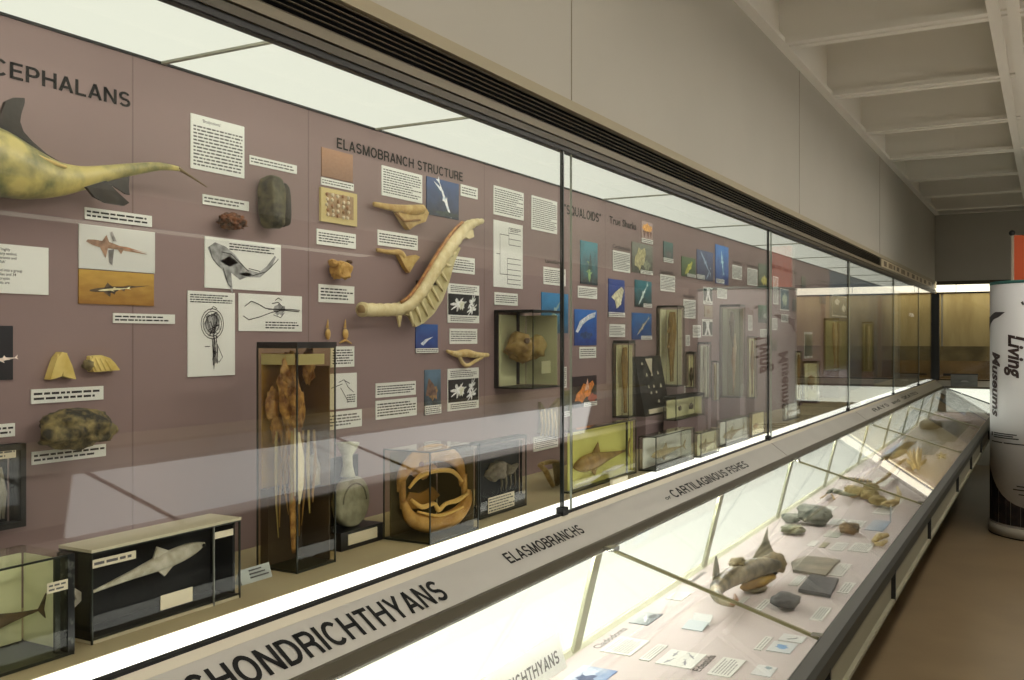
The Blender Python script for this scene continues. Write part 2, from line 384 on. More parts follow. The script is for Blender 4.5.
    for y in (0.3, 5.6, 8.35, 11.1): b(MB().prism([(-1.3995, y, E - 0.6045), (-1.3995, y + 0.004, E - 0.6045), (-1.3095, y + 0.004, E - 0.6715), (-1.3095, y, E - 0.6715)], (0.0004, 0, 0.0006)), 'fascia_joint', M['olive'])
    b(MB().profile_y([(-1.31, E - 0.672), (-1.298, E - 0.672), (-1.290, E - 0.694), (-1.32, E - 0.694)], YN, YE), 'lower_trim', M['olive'])
    b(MB().box((-1.315, YN, E - 0.70), (-1.276, YE, E - 0.694)), 'chrome_edge', M['chrome'])
    return c, b
case, cpart = wall_case()
def word_spans(s):
    """(word, start, end) of every word as fractions of the line's width"""
    cap = all(ch in GLY or ch == ' ' for ch in s); out = []; i = 0
    wd = (lambda q: caps2d(q)[2]) if cap else (lambda q: max(v[0] for v in text2d(q.rstrip(), 1, None, 0.005)[0]) + 0.3 * (len(q) - len(q.rstrip())))
    tot = wd(s)
    for wrd in s.split(' '):
        if wrd:
            a = (wd(s[:i] + wrd) - wd(wrd)) / tot; out.append((wrd, a, wd(s[:i] + wrd) / tot))
        i += len(wrd) + 1
    return out
# lettering on the back board and the fascia (vinyl, part of the case)
def board_text(s, u0, v0, cap, u1=None, right=None, bold=0.014, m='letter', a=A, shear=0):
    """text on the back board; baseline starts at pixel u0,v0, cap height in px there, ends at u1"""
    p = onx(a, u0, v0); h = onx(a, u0, v0 - cap).z - p.z
    w = (onx(a, u1, v0).y - p.y) if u1 else None
    for wrd, a0, a1 in word_spans(s):
        mb = MB(); add_text(mb, wrd, p + Vector((0, a0 * w, 0)), (0, 1, 0), (0, 0, 1), (1, 0, 0), h, (a1 - a0) * w, bold, shear, lift=0.0016)
        cpart(mb, 'heading_lettering', M[m])
# the first word runs out of the frame: place it by its right-hand part
p0, p1 = onx(A, 9.5, 77), onx(A, 130, 108)
wf = caps2d('HOLOCEPHALANS')[2]; wp = caps2d('EPHALANS')[2]
hz = onx(A, 9.5, 61.5).z - onx(A, 9.5, 78).z
mb = MB(); add_text(mb, 'HOLOCEPHALANS', (A, p1.y - (p1.y - p0.y) * wf / wp, onx(A, 9.5, 78).z), (0, 1, 0), (0, 0, 1), (1, 0, 0), hz, (p1.y - p0.y) * wf / wp, 0.014, lift=0.0016)
cpart(mb, 'heading_lettering', M['letter'])
board_text('ELASMOBRANCH STRUCTURE', 336.5, 148, 10.5, 462.5)
board_text('\u201cSQUALOIDS\u201d', 564, 213.5, 9.5, 600.5, bold=0.005)
board_text('True Sharks', 609, 223, 7.5, 636, bold=0.018)
board_text('BATOIDS  Skates and Rays', 772, 268, 4, 797, bold=0.01)
for s, u0, v, cap, u1 in (('Lamniforms', 545, 262.5, 4, 563), ('Carcharhinids', 612.5, 247.5, 3.6, 630), ('Squatinids', 660, 272.5, 3.2, 673), ('Hexanchids', 683, 297, 3, 694),
                          ('Orectolobids', 732, 262.5, 2.8, 741.5), ('Heterodonts', 747, 266, 2.8, 757), ('Pristids', 818, 281, 2, 826)):
    board_text(s, u0, v, cap, u1, bold=0.012, m='ink')
fo, fd = Vector((-1.40, 0, E - 0.605)), Vector((0.09, 0, -0.067))
fn = Vector((0.067, 0, 0.09)).normalized(); fx = fd.normalized()
def fascia_text(s, u0, u1, s0, s1, bold=0.014):
    y = []
    for u in (u0, u1): y.append(onplane(fo + fd * 0.55, fn, u, HV + (1050 - u) * 0.409).y)
    for wrd, a0, a1 in word_spans(s):
        mb = MB(); add_text(mb, wrd, fo + fd * s1 + Vector((0, y[0] + a0 * (y[1] - y[0]), 0)), (0, 1, 0), -fx, fn, fd.length * (s1 - s0), (a1 - a0) * (y[1] - y[0]), bold, lift=0.0012)
        cpart(mb, 'fascia_lettering', M['letter'])
fascia_text('CHONDRICHTHYANS', 186, 440, 0.22, 0.80, 0.02)
fascia_text('ELASMOBRANCHS', 507, 582, 0.25, 0.60)
fascia_text('or', 662.5, 668, 0.48, 0.66)
fascia_text('CARTILAGINOUS FISHES', 670, 745, 0.34, 0.72)
fascia_text('RAYS  and  SKATES', 873, 917, 0.3, 0.66)

# ================================================================== end wall case (same section, run along x)
def end_case():
    c = empty('end_display_case', (0, YE, 0), 'wall display case across the far end wall with empty yellowish back panels', 'display case')
    def b(mb, name, m): return local(mb, c.location).build(name, m, c)
    X0, X1 = G + 0.02, 1.4
    ob = mat('yellowed_back_panel', (190, 172, 124), 0.6, col2=(162, 142, 94), scale=2.2, stretch=(3, 3, 0.6))
    for x0, x1 in ((A, -1.38), (-1.37, -0.62), (-0.58, 0.2), (0.24, 1.4)):
        b(MB().box((x0 + 0.01, END_A, ZB), (x1 - 0.01, END_A + 0.02, ZS)), 'back_panel', ob)
    b(MB().box((A, END_A - 0.004, E - 0.33), (X1, END_A, E - 0.12)), 'reflection_band', mat('painted_reflection', (96, 84, 52), 0.6, col2=(150, 132, 84), scale=3, detail=6))  # dark reflection in the case glass, painted as a band on the panels
    b(MB().box((A, END_A - 0.003, ZB), (X1, END_A, E - 0.33)), 'dim_lower_panel', mat('dimmed_brown', (146, 116, 62), 0.6, col2=(120, 94, 50), scale=3))  # darker brown paints the light falling off low on the panels
    for x in (-0.6, 0.22): b(MB().box((x - 0.03, END_A - 0.03, ZB), (x + 0.03, END_A + 0.02, ZS - 0.02)), 'back_stile', mat('tan_stile', (160, 132, 84), 0.5))
    b(MB().box((A, END_A - 0.012, ZS - 0.05), (X1, END_A + 0.02, ZS - 0.02)), 'back_rail', mat('tan_stile', (160, 132, 84), 0.5))
    b(MB().box((A, YE + 0.02, ZS), (X1, END_A + 0.02, ZS + 0.01)), 'light_diffuser', emit('end_diffuser', (255, 240, 200), 1.9))
    b(MB().box((A, YE + 0.13, ZB - 0.03), (X1, END_A, ZB)), 'shelf', mat('brown_shelf', (120, 96, 58), 0.6))
    b(MB().box((X0, YE + 0.012, ZB - 0.03), (X1, YE + 0.12, ZB - 0.001)), 'front_shelf', M['olive'])
    b(MB().box((X0, YE - 0.008, ZH), (X1, YE + 0.02, ZH + 0.022)), 'header', M['black'])
    b(MB().box((X0, YE - 0.004, ZH + 0.022), (X1, YE + 0.02, ZL1 - 0.02)), 'lit_header', emit('header_lightbox', (255, 246, 218), 1.7))
    for x in (-1.15, -0.3, 0.6): b(MB().box((x, YE - 0.006, ZH + 0.022), (x + 0.006, YE + 0.02, ZL1 - 0.02)), 'header_joint', M['olive'])
    b(MB().box((X0, YE - 0.01, ZL1 - 0.02), (X1, YE + 0.02, ZL1 + 0.033)), 'upper_trim', M['header_olive'])
    for x0, x1 in ((X0, -0.1), (-0.09, X1)): b(MB().box((x0, YE - 0.004, ZB), (x1, YE + 0.004, ZH)), 'glass_pane', M['pane'])
    b(MB().box((X0, YE - 0.012, ZB - 0.012), (X1, YE + 0.012, ZB + 0.004)), 'glass_gasket', M['gasket'])
    b(MB().profile_x([(YE + 0.01, E - 0.596), (YE - 0.012, E - 0.596), (YE - 0.02, E - 0.604), (YE - 0.02, E - 0.62), (YE + 0.01, E - 0.62)], X0, X1), 'bevel', M['cream'])
    b(MB().profile_x([(YE - 0.02, E - 0.605), (YE - 0.11, E - 0.672), (YE - 0.102, E - 0.69), (YE + 0.02, E - 0.69), (YE + 0.02, E - 0.62)], X0 + 0.03, X1), 'fascia', M['fascia'])
    b(MB().box((X0 + 0.12, YE - 0.14, E - 0.70), (X1, YE - 0.09, E - 0.672)), 'lower_trim', M['olive'])
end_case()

# ================================================================== desk cases (floating, sloped glass)
XT, XI, XO = -1.274, -0.60, -0.556           # top of the sloped glass, inner and outer edge of the rail
ZT, ZI = E - 0.70, E - 0.895
YD = YE - 0.82                               # where the end run's rail crosses
def desk_case():
    c = empty('desk_display_case', (-1, 6, DK), 'low desk display case with sloping glass and pale pink deck below the grey fascia', 'display case')
    def b(mb, name, m): return local(mb, c.location).build(name, m, c)
    b(MB().box((-1.40, YN, DK - 0.05), (-0.60, YE - 0.2, DK)), 'deck', M['deck'])
    b(MB().profile_y([(-1.309, E - 0.703), (-1.38, DK), (-1.40, DK), (-1.33, E - 0.703)], YN, YE - 0.16), 'back_wall', M['glow_wall'])  # emits light itself, so the wall reads evenly white
    b(MB().profile_y([(-1.372, DK + 0.018), (-1.362, DK + 0.016), (-1.352, DK + 0.0005), (-1.378, DK + 0.0005)], YN, YE - 0.2), 'cove_strip', mat('pale_yellow_strip', (214, 214, 186), 0.6))
    b(MB().tube([(-1.299, YN, E - 0.7065), (-1.299, YE - 0.3, E - 0.7065)], 0.005, 8), 'case_tube', M['ltube'])
    for y in (0.2, 1.54, 2.88, 4.23, 5.58, 6.89, 8.24, 9.58, 10.9, 12.2, 13.4):
        b(MB().prism([(-1.286, y - 0.028, E - 0.704), (-1.286, y + 0.028, E - 0.704), (-1.366, y + 0.028, DK), (-1.366, y - 0.028, DK)], (0.012, 0, 0.004)), 'back_post', M['post'])
    # rail and side
    b(MB().profile_y([(XI, ZI), (XI + 0.006, ZI + 0.004), (XO - 0.01, ZI - 0.012), (XO, ZI - 0.03), (XO, ZI - 0.072), (-0.58, ZI - 0.072), (-0.60, ZI - 0.02)], YN, YD), 'front_rail', M['rail'])
    b(MB().box((-0.585, YN, DK - 0.05), (-0.572, YD, ZI - 0.05)), 'side_wall', M['sidewin'])
    b(MB().box((-0.60, YN, DK - 0.058), (XO, YD, DK - 0.046)), 'bottom_rail', M['sidewin'])
    y = -1.2
    k = 0
    for y in [onx(XO, u, v).y for u, v in ((830.5, 670), (895.5, 585), (931, 520))] + [7.45, 8.78, 10.1, 11.45, 12.8]:
        b(MB().box((-0.58, y - 0.007, DK - 0.056), (XO + 0.001, y + 0.007, ZI - 0.06)), 'side_divider', M['black'])
    # sloped glass
    d = Vector((XI - XT, 0, ZI - ZT)); n = Vector((-d.z, 0, d.x)).normalized() * 0.006
    yb = [1.28 * q for q in (0.25, 2.31, 4.386, 6.464, 8.31)]
    pe = [YN] + yb + [YE - 0.12]
    for i, (y0, y1) in enumerate(zip(pe, pe[1:])):
        if i < len(pe) - 2: quad = [(XT, y0 + 0.003, ZT), (XI, y0 + 0.003, ZI), (XI, y1 - 0.003, ZI), (XT, y1 - 0.003, ZT)]
        else: quad = [(XT, y0 + 0.003, ZT), (XI, y0 + 0.003, ZI), (XI, YD, ZI), (XT, YE - 0.14, ZT)]
        b(MB().prism(quad, n), 'glass_pane', M['pane'])
    for y in yb:
        b(MB().prism([(XT, y - 0.006, ZT), (XT, y + 0.006, ZT), (XI, y + 0.006, ZI), (XI, y - 0.006, ZI)], n * 1.6), 'glass_joint', mat('joint_bar', (142, 138, 104), 0.35, 0.4))
        b(MB().box((XT - 0.01, y - 0.025, ZT), (XT + 0.03, y + 0.02, ZT + 0.014)), 'glass_clip', M['chrome'])
        b(MB().box((XI - 0.02, y - 0.012, ZI + 0.012), (XI + 0.012, y + 0.016, ZI + 0.016)), 'rail_clip', M['chrome'])
    # base stands back in the shadow
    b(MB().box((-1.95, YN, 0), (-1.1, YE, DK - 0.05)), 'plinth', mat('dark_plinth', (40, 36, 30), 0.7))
    return c
desk_case()
def end_desk():
    c = empty('end_desk_display_case', (0, YE, DK), 'low sloping glass desk case running along the far end wall', 'display case')
    def b(mb, name, m): return local(mb, c.location).build(name, m, c)
    X0, X1 = XT, 1.4
    ya, yi, yo = YE - 0.14, YD, YD - 0.044
    b(MB().box((-0.59, yi, DK - 0.05), (X1, YE, DK)), 'deck', M['deck'])
    b(MB().profile_x([(ya + 0.025, E - 0.7), (YE - 0.04, DK), (YE - 0.02, DK), (ya + 0.05, E - 0.7)], -1.27, X1), 'back_wall', M['glow_wall'])
    b(MB().profile_x([(yi, ZI), (yi - 0.006, ZI + 0.004), (yo + 0.01, ZI - 0.012), (yo, ZI - 0.03), (yo, ZI - 0.072), (yi - 0.02, ZI - 0.072), (yi, ZI - 0.02)], XO, X1), 'front_rail', M['rail'])
    b(MB().box((XO, yo + 0.005, DK - 0.058), (X1, yi, ZI - 0.06)), 'side_wall', M['sidewin'])
    n = Vector((0, 0.195, 0.68)).normalized() * -0.006
    b(MB().prism([(XT, ya, ZT), (X1, ya, ZT), (X1, yi, ZI), (XI, yi, ZI)], -n), 'glass_pane', M['pane'])
    b(MB().tube([(XT, ya, ZT + 0.008), (XI, yi, ZI + 0.008)], 0.007, 6), 'mitre_bar', M['black'])
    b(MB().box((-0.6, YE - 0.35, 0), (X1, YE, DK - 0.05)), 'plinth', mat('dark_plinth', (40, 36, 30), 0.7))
end_desk()

# ================================================================== case on the opposite side of the gallery (seen as reflections in the glass)
def opposite():
    c = empty('opposite_display_case', (1.62, 5, 0), 'long lit display case opposite, seen mirrored in the wall case glass', 'display case')
    def b(mb, name, m): return local(mb, c.location).build(name, m, c)
    g, y0, y1 = 1.62, -1.0, 11.5
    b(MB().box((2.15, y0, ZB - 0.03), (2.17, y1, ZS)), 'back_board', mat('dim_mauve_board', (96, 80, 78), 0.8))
    b(MB().box((g + 0.09, y0, ZS - 0.022), (2.15, 6.4, ZS - 0.012)), 'light_diffuser', emit('opp_diffuser', (250, 248, 226), 1.6))
    b(MB().box((g - 0.01, y0, ZH), (g + 0.02, y1, ZL1 + 0.033)), 'header', M['header_tan'])
    b(MB().box((g, y0, ZB - 0.03), (2.15, y1, ZB)), 'shelf', M['shelf'])
    b(MB().profile_y([(g - 0.02, E - 0.605), (g - 0.11, E - 0.672), (g - 0.102, E - 0.69), (g + 0.02, E - 0.69), (g + 0.02, E - 0.605)], y0, y1), 'fascia', M['fascia'])
    b(MB().profile_y([(1.50, E - 0.70), (1.58, DK), (1.60, DK), (1.53, E - 0.70)], 3.25, 9.6), 'back_wall', emit('opp_lit_back', (250, 250, 244), 2.3))
    b(MB().box((0.80, y0, DK - 0.05), (1.60, y1, DK)), 'deck', M['deck'])
    b(MB().box((0.756, y0, DK - 0.056), (0.80, y1, ZI)), 'front_rail', M['rail'])
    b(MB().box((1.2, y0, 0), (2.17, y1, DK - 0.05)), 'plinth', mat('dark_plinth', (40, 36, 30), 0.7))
    for y in (1.3, 3.3, 5.3): b(MB().prism([(1.50, y, ZT), (1.50, y + 0.02, ZT), (0.80, y + 0.02, ZI), (0.80, y, ZI)], (0, 0, 0.012)), 'glass_joint', M['black'])
opposite()

# ================================================================== cards, photographs and drawings pinned to the back board
RNG = random.Random(7)
def frame_panel(u0, u1, vt, vb, r=False, a=A, lift=0.0005):
    """a rectangle on the back board from its pixel box; vt, vb read on the near (or, r, far) side -> matrix, w, h"""
    uu = u1 if r else u0
    y0, y1 = onx(a, u0, vt).y, onx(a, u1, vt).y
    z1, z0 = onx(a, uu, vt).z, onx(a, uu, vb).z
    c = Vector((a + lift, (y0 + y1) / 2, (z0 + z1) / 2))
    mw = Matrix(((0, 0, 1, c.x), (1, 0, 0, c.y), (0, 1, 0, c.z), (0, 0, 0, 1)))
    return mw, y1 - y0, z1 - z0
def plate(w, h, t=0.003): return MB().box((-w / 2, -h / 2, 0), (w / 2, h / 2, t))
def words(mb, x0, x1, y0, y1, z, pitch=0.0088, dens=1.0, ragged=True):
    """rows of printed words (each word a little bar) filling a box from the top down"""
    if y1 - y0 < 0.002 or x1 - x0 < 0.004: return mb
    n = max(1, int(round((y1 - y0) / pitch))); p = (y1 - y0) / n
    for i in range(n):
        y = y1 - (i + 0.5) * p; x = x0; xe = x1 - (RNG.random() * 0.25 * (x1 - x0) if ragged and (i == n - 1 or RNG.random() < 0.3) else 0)
        while x < xe:
            l = min(RNG.uniform(0.5, 1.7) * p * 1.5, xe - x)
            if l > 0.3 * p: mb.add([(x, y - 0.23 * p, z), (x + l, y - 0.23 * p, z), (x + l, y + 0.23 * p, z), (x, y + 0.23 * p, z)], [(0, 1, 2, 3)])
            x += l + 0.38 * p
    return mb
def text_card(label, u0, u1, vt, vb, head=None, r=False, pitch=0.0088, ink='ink2', paper='paper', group=None, lines=True):
    mw, w, h = frame_panel(u0, u1, vt, vb, r)
    o = tag(plate(w, h).build('text_card', M[paper], mw=mw), label, 'label', group)
    mg = min(0.008, w * 0.1, h * 0.16); top = h / 2 - mg
    mb = MB()
    if head:
        add_text(mb, head, (-min(w * 0.3, len(head) * 0.0045) / 1, top - 0.009, 0.003), (1, 0, 0), (0, 1, 0), (0, 0, 1), 0.0085, None, 0.01, lift=0.0004); top -= 0.018
    if lines: words(mb, -w / 2 + mg, w / 2 - mg, -h / 2 + mg, top, 0.0034, pitch)
    mb.build('printed_text', M[ink], o)
    return o
def poly_xf(pts, cx, cy, sx, sy, rot=0):
    c, s = math.cos(rot), math.sin(rot)
    return [(cx + (x * sx) * c - (y * sy) * s, cy + (x * sx) * s + (y * sy) * c) for x, y in pts]
SHARK = [(-1, 0.02), (-0.8, 0.16), (-0.45, 0.26), (-0.12, 0.28), (0.0, 0.62), (0.12, 0.26), (0.45, 0.16), (0.72, 0.08), (0.98, 0.5), (0.9, 0.05), (1.0, -0.28), (0.72, -0.02), (0.4, -0.1), (0.3, -0.2), (0.22, -0.14), (-0.1, -0.2), (-0.02, -0.55), (-0.3, -0.22), (-0.6, -0.18), (-0.85, -0.1)]
RATFISH = [(-1, 0.0), (-0.95, 0.14), (-0.75, 0.22), (-0.5, 0.24), (-0.38, 0.7), (-0.28, 0.28), (0.1, 0.16), (0.3, 0.2), (0.55, 0.06), (1.0, 0.02), (1.0, -0.02), (0.6, -0.05), (0.2, -0.08), (0.14, -0.36), (0.02, -0.1), (-0.3, -0.14), (-0.34, -0.8), (-0.55, -0.2), (-0.8, -0.14)]
LUMP = [(-1, -0.1), (-0.75, 0.5), (-0.3, 0.62), (0.0, 0.98), (0.35, 0.55), (0.9, 0.5), (1, -0.05), (0.65, -0.4), (0.5, -0.95), (0.05, -0.6), (-0.35, -0.9), (-0.6, -0.45)]
FLOWER = [(math.cos(t * 2 * PI / 36) * (0.66 + 0.34 * math.cos(t * 2 * PI * 7 / 36)), math.sin(t * 2 * PI / 36) * (0.66 + 0.34 * math.cos(t * 2 * PI * 7 / 36 + 0.4))) for t in range(36)]
def flat_poly(mb, pts, z):
    k = [(x, y, z) for x, y in pts]
    ar = sum(pts[i][0] * pts[(i + 1) % len(pts)][1] - pts[(i + 1) % len(pts)][0] * pts[i][1] for i in range(len(pts)))
    if ar < 0: k.reverse()
    return mb.add(k, [tuple(range(len(k)))])
def photo(label, u0, u1, vt, vb, c1, c2, shapes=(), cap=None, r=False, name='photograph', cat='photograph', flip=False, sc=3.0, border=0, a=A, group=None, nz=0.25):
    """printed picture: ground colours plus shapes [(poly, cx, cy, sx, sy, rot, colour)] in units of the picture (-.5...5); cap = (x0, x1, y0, y1) white caption"""
    mw, w, h = frame_panel(u0, u1, vt, vb, r, a)
    if border:
        o = tag(plate(w, h).build(name, M['paper'], mw=mw), label, cat, group)
        b0, b1 = border if isinstance(border, tuple) else (border, border)
        plate(w - 0.006, h * (1 - b0 - b1), 0.0034).build('picture', picmat(name + '_ground', c1, c2, sc, 1, flip, nz), o, loc=(0, h * (b1 - b0) / 2, 0))
        off = h * (b1 - b0) / 2; hh = h * (1 - b0 - b1)
    else:
        o = tag(plate(w, h).build(name, picmat(name + '_ground', c1, c2, sc, 1, flip, nz), mw=mw), label, cat, group); off = 0; hh = h
    for i, (pl, cx, cy, sx, sy, rot, col) in enumerate(shapes):
        mb = MB(); flat_poly(mb, poly_xf(pl, cx * w, off + cy * hh, sx * w, sy * hh, rot), 0.0040 + 0.0003 * i)
        mb.build('printed_figure', mat('print_ink', col, 0.55, col2=tuple(min(255, int(q * 1.35) + 8) for q in col), scale=60), o)
    if cap:
        x0, x1, y0, y1 = cap
        c = MB().box((x0 * w, y0 * h, 0), (x1 * w, y1 * h, 0.0055)).build('caption_strip', M['paper'], o)
        words(MB(), x0 * w + 0.003, x1 * w - 0.003, y0 * h + 0.002, y1 * h - 0.002, 0.0058, 0.008).build('caption_text', M['ink2'], c)
    elif border:
        b0, b1 = border if isinstance(border, tuple) else (border, border)
        mb = MB()
        if b0 > 0.04: words(mb, -w * 0.42, w * 0.42, h / 2 - b0 * h * 0.85, h / 2 - b0 * h * 0.15, 0.0036, 0.007)
        if b1 > 0.04: words(mb, -w * 0.42, w * 0.42, -h / 2 + b1 * h * 0.15, -h / 2 + b1 * h * 0.85, 0.0036, 0.007)
        mb.build('caption_text', M['ink2'], o)
    return o
def stroke(mb, pts, t, z):
    P = [Vector((p[0], p[1], 0)) for p in pts]; k = len(mb.v); vs = []
    for i, p in enumerate(P):
        d = (P[min(i + 1, len(P) - 1)] - P[max(i - 1, 0)]).normalized(); n = Vector((-d.y, d.x, 0)) * t / 2
        vs += [tuple(p + n + Vector((0, 0, z))), tuple(p - n + Vector((0, 0, z)))]
    return mb.add(vs, [(2 * i + 1, 2 * i + 3, 2 * i + 2, 2 * i) for i in range(len(P) - 1)])

# ---- first bay
text_card('tall white card headed Bradyodonts, right of the big heading', 190, 243.5, 113, 168, head='\u2018Bradyodonts\u2019')
text_card('narrow white strip label right of the Bradyodonts card', 249, 296, 155, 164)
text_card('narrow white strip above the small brown fossil', 202, 248, 194, 204)
text_card('two line white strip above the coloured ratfish drawing', 84, 151, 207, 219, ink='ink')
# the card that begins outside the frame: its visible half-lines are legible
mw, w, h = frame_panel(-46, 47.5, 248, 295, True)
o = tag(plate(w, h).build('text_card', M['paper'], mw=mw), 'white text card with large type, half cut by the frame edge', 'label')
mb = MB()
for i, s in enumerate(['Chimaeras are a group of highly', 'specialised forms, with many extinct', 'members of strange appearance and', 'including \u2018chimaeras\u2019, \u2018ratfish\u2019', 'and \u2018ghost-fish\u2019.', 'The living forms are united into a group', 'of which there are 3 families and 34', 'species. They are mainly cryptic', 'and their biology and habits are', 'not well known.']):
    add_text(mb, s, (-w * 0.46, h / 2 - 0.014 - i * (h - 0.016) / 10, 0.003), (1, 0, 0), (0, 1, 0), (0, 0, 1), 0.0062, None, 0.008, lift=0.0004)
mb.build('printed_text', M['ink'], o)
# coloured ratfish drawing and the fossil photograph under it
photo('coloured drawing of a ratfish on white paper', 78, 154, 223.5, 268, (216, 216, 210), (226, 225, 218),
      [(RATFISH, -0.02, 0.03, 0.40, 0.36, -0.1, (128, 100, 80)), ([(-1, 0), (-0.2, 0.6), (0.3, 0.2), (1, 0)], 0.18, 0.02, 0.25, 0.06, -0.1, (158, 112, 84)), ([(0, 0), (-0.4, 1), (-0.1, 1.1), (0.6, 0)], -0.08, 0.18, 0.08, 0.2, 0, (120, 116, 112)), ([(0, 0), (0.5, 0.1), (0.35, -1.1), (0.1, -0.9)], -0.14, -0.04, 0.15, 0.32, 0, (104, 100, 98))], name='drawing', cat='drawing')
photo('yellow brown photograph of a fossil fish slab', 78, 153, 269, 303.5, (150, 104, 36), (196, 156, 70),
      [(RATFISH, 0.02, 0.0, 0.40, 0.30, 0.12, (72, 58, 40)), (LUMP, -0.1, -0.06, 0.10, 0.14, 0, (46, 36, 26)), (SHARK, -0.05, -0.04, 0.22, 0.12, 0.1, (210, 196, 150))], sc=5)
text_card('white two line card below the yellow fossil photograph', 112.5, 174, 313, 323, ink='ink')
photo('black photograph at the frame edge with a pale fish', -24, 12, 325.5, 381, (16, 18, 24), (22, 26, 34), [(SHARK, 0.25, -0.12, 0.4, 0.12, 0.1, (190, 170, 160))])
text_card('white card below the two yellow tooth plates', 30.5, 102.5, 389.5, 404, ink='ink')
text_card('white three line card below the lumpy grey green fossil', 31, 105, 452, 465, ink='ink', pitch=0.0095)
text_card('small white card above the black framed specimen box', -30, 14, 423, 436, ink='ink', r=True)
# pencil drawings
def pencil(label, u0, u1, vt, vb, polys, strokes, tx=None):
    mw, w, h = frame_panel(u0, u1, vt, vb)
    o = tag(plate(w, h).build('drawing', M['paper'], mw=mw), label, 'drawing')
    for pl, cx, cy, sx, sy, rot, col in polys:
        mb = MB(); flat_poly(mb, poly_xf(pl, cx * w, cy * h, sx * w, sy * h, rot), 0.0034)
        mb.build('pencil_shading', mat('graphite', col, 0.7, col2=tuple(min(255, q + 60) for q in col), scale=45), o)
    mb = MB()
    for st in strokes: stroke(mb, [(x * w, y * h) for x, y in st], 0.0022, 0.0042)
    mb.build('pencil_lines', M['ink'], o)
    if tx: words(MB(), tx[0] * w, tx[1] * w, tx[2] * h, tx[3] * h, 0.0036, 0.007).build('caption_text', M['ink'], o)
    return o
pencil('pencil drawing of a ratfish swimming with raised tail', 204, 280, 236, 287.5,
       [([(-1, 0.35), (-0.8, 0.5), (-0.5, 0.42), (-0.25, 0.25), (0.1, -0.1), (0.45, -0.16), (0.7, 0.02), (0.95, 0.32), (1, 0.3), (0.85, 0.0), (0.5, -0.28), (0.1, -0.3), (-0.1, -0.38), (-0.35, -0.22), (-0.3, -0.75), (-0.5, -0.4), (-0.62, -0.1), (-0.85, 0.05)], -0.02, 0.0, 0.45, 0.8, 0, (122, 122, 120)),
        ([(-1, 0), (0, 0.8), (1, 0), (0, -0.7)], -0.2, 0.04, 0.12, 0.14, 0, (70, 70, 70)), ([(-1, 0), (0, 0.5), (1, 0), (0.2, -0.6)], 0.02, -0.18, 0.1, 0.08, 0, (60, 60, 60))],
       [[(-0.45, 0.3), (-0.42, 0.1), (-0.36, -0.02), (-0.3, -0.1)], [(-0.3, 0.22), (-0.18, 0.2), (0.05, -0.12)], [(0.05, -0.06), (0.2, -0.1)], [(0.1, -0.2), (0.28, -0.1), (0.42, 0.12), (0.46, 0.2)], [(-0.28, -0.1), (-0.22, -0.4), (-0.18, -0.46)]], (-0.2, 0.42, 0.27, 0.43))
def squig(cx, cy, rx, ry, n, seed):
    r = random.Random(seed)
    return [[(cx + (r.random() - 0.5) * 2 * rx, cy + (r.random() - 0.5) * 2 * ry) for _ in range(3)] for _ in range(n)]
sk = squig(0.0, 0.12, 0.14, 0.14, 12, 3) + squig(0.06, -0.2, 0.06, 0.2, 9, 5)
ov = [[(0.0 + 0.24 * math.cos(t) * k, 0.12 + 0.18 * math.sin(t) * k) for t in [i * PI / 8 for i in range(17)]] for k in (1.0, 0.82, 0.6)]
pencil('tall ink drawing of a fish skeleton seen from above', 187, 234, 290.5, 377, [(LUMP, 0, 0.12, 0.2, 0.15, 0.6, (150, 150, 146))],
       ov + sk + [[(0.02, 0.0), (0.06, -0.2), (0.03, -0.42)], [(0.1, -0.12), (0.22, -0.28), (0.14, -0.34), (0.08, -0.3)], [(-0.04, 0.28), (0.02, 0.33), (0.1, 0.3)], [(-0.16, -0.15), (-0.05, -0.15)]], (-0.46, 0.44, 0.36, 0.47))
pencil('wide ink drawing of a skull with long side spines', 238, 301, 293, 331, [(LUMP, 0.12, 0.1, 0.1, 0.2, 0, (120, 120, 118))],
       [[(-0.42, 0.15), (-0.32, 0.3), (-0.2, 0.22), (-0.1, 0.12), (0.1, 0.1), (0.45, 0.06)], [(-0.44, -0.1), (-0.36, -0.2), (-0.2, -0.12), (0.0, 0.02), (0.2, 0.1)], [(0.0, 0.26), (0.1, 0.3), (0.18, 0.18), (0.1, 0.05), (0.02, -0.05), (0.14, -0.12), (0.2, 0.02)], [(-0.06, 0.1), (0.3, 0.12), (0.46, 0.1)], [(0.05, 0.35), (0.1, 0.42), (0.16, 0.36)]], (-0.1, 0.44, -0.44, -0.22))

# ---- cards and pictures round the big shark section
photo('orange brown close up photograph under the structure heading', 321, 352, 147, 176, (134, 96, 70), (170, 126, 94), sc=14)
text_card('thin white label under the orange brown photograph', 320.5, 353, 177, 184.5)
text_card('white card under the board of tooth scales', 316, 355, 228.5, 244, ink='ink')
text_card('white card under the rough brown block of vertebra', 318, 353.5, 284, 302, ink='ink')
text_card('white square card just under the two small teeth', 330, 353.5, 346.5, 367.5, ink='ink')
pencil('white diagram sheet half behind the tall square jar', 318, 356, 374.5, 411, [], [[(0.0, 0.25), (0.15, 0.32), (0.25, 0.1), (0.4, -0.05)], [(0.05, 0.1), (0.15, -0.1), (0.25, -0.3)], [(0.15, 0.3), (0.3, 0.2)], [(-0.2, 0.1), (0.1, 0.2)]], (0.22, 0.45, -0.35, -0.1))
text_card('white card lowest beside the tall square jar', 318, 361, 413.5, 431.5)
text_card('large white card above the upper pointed jaw', 381, 421.5, 165, 195)
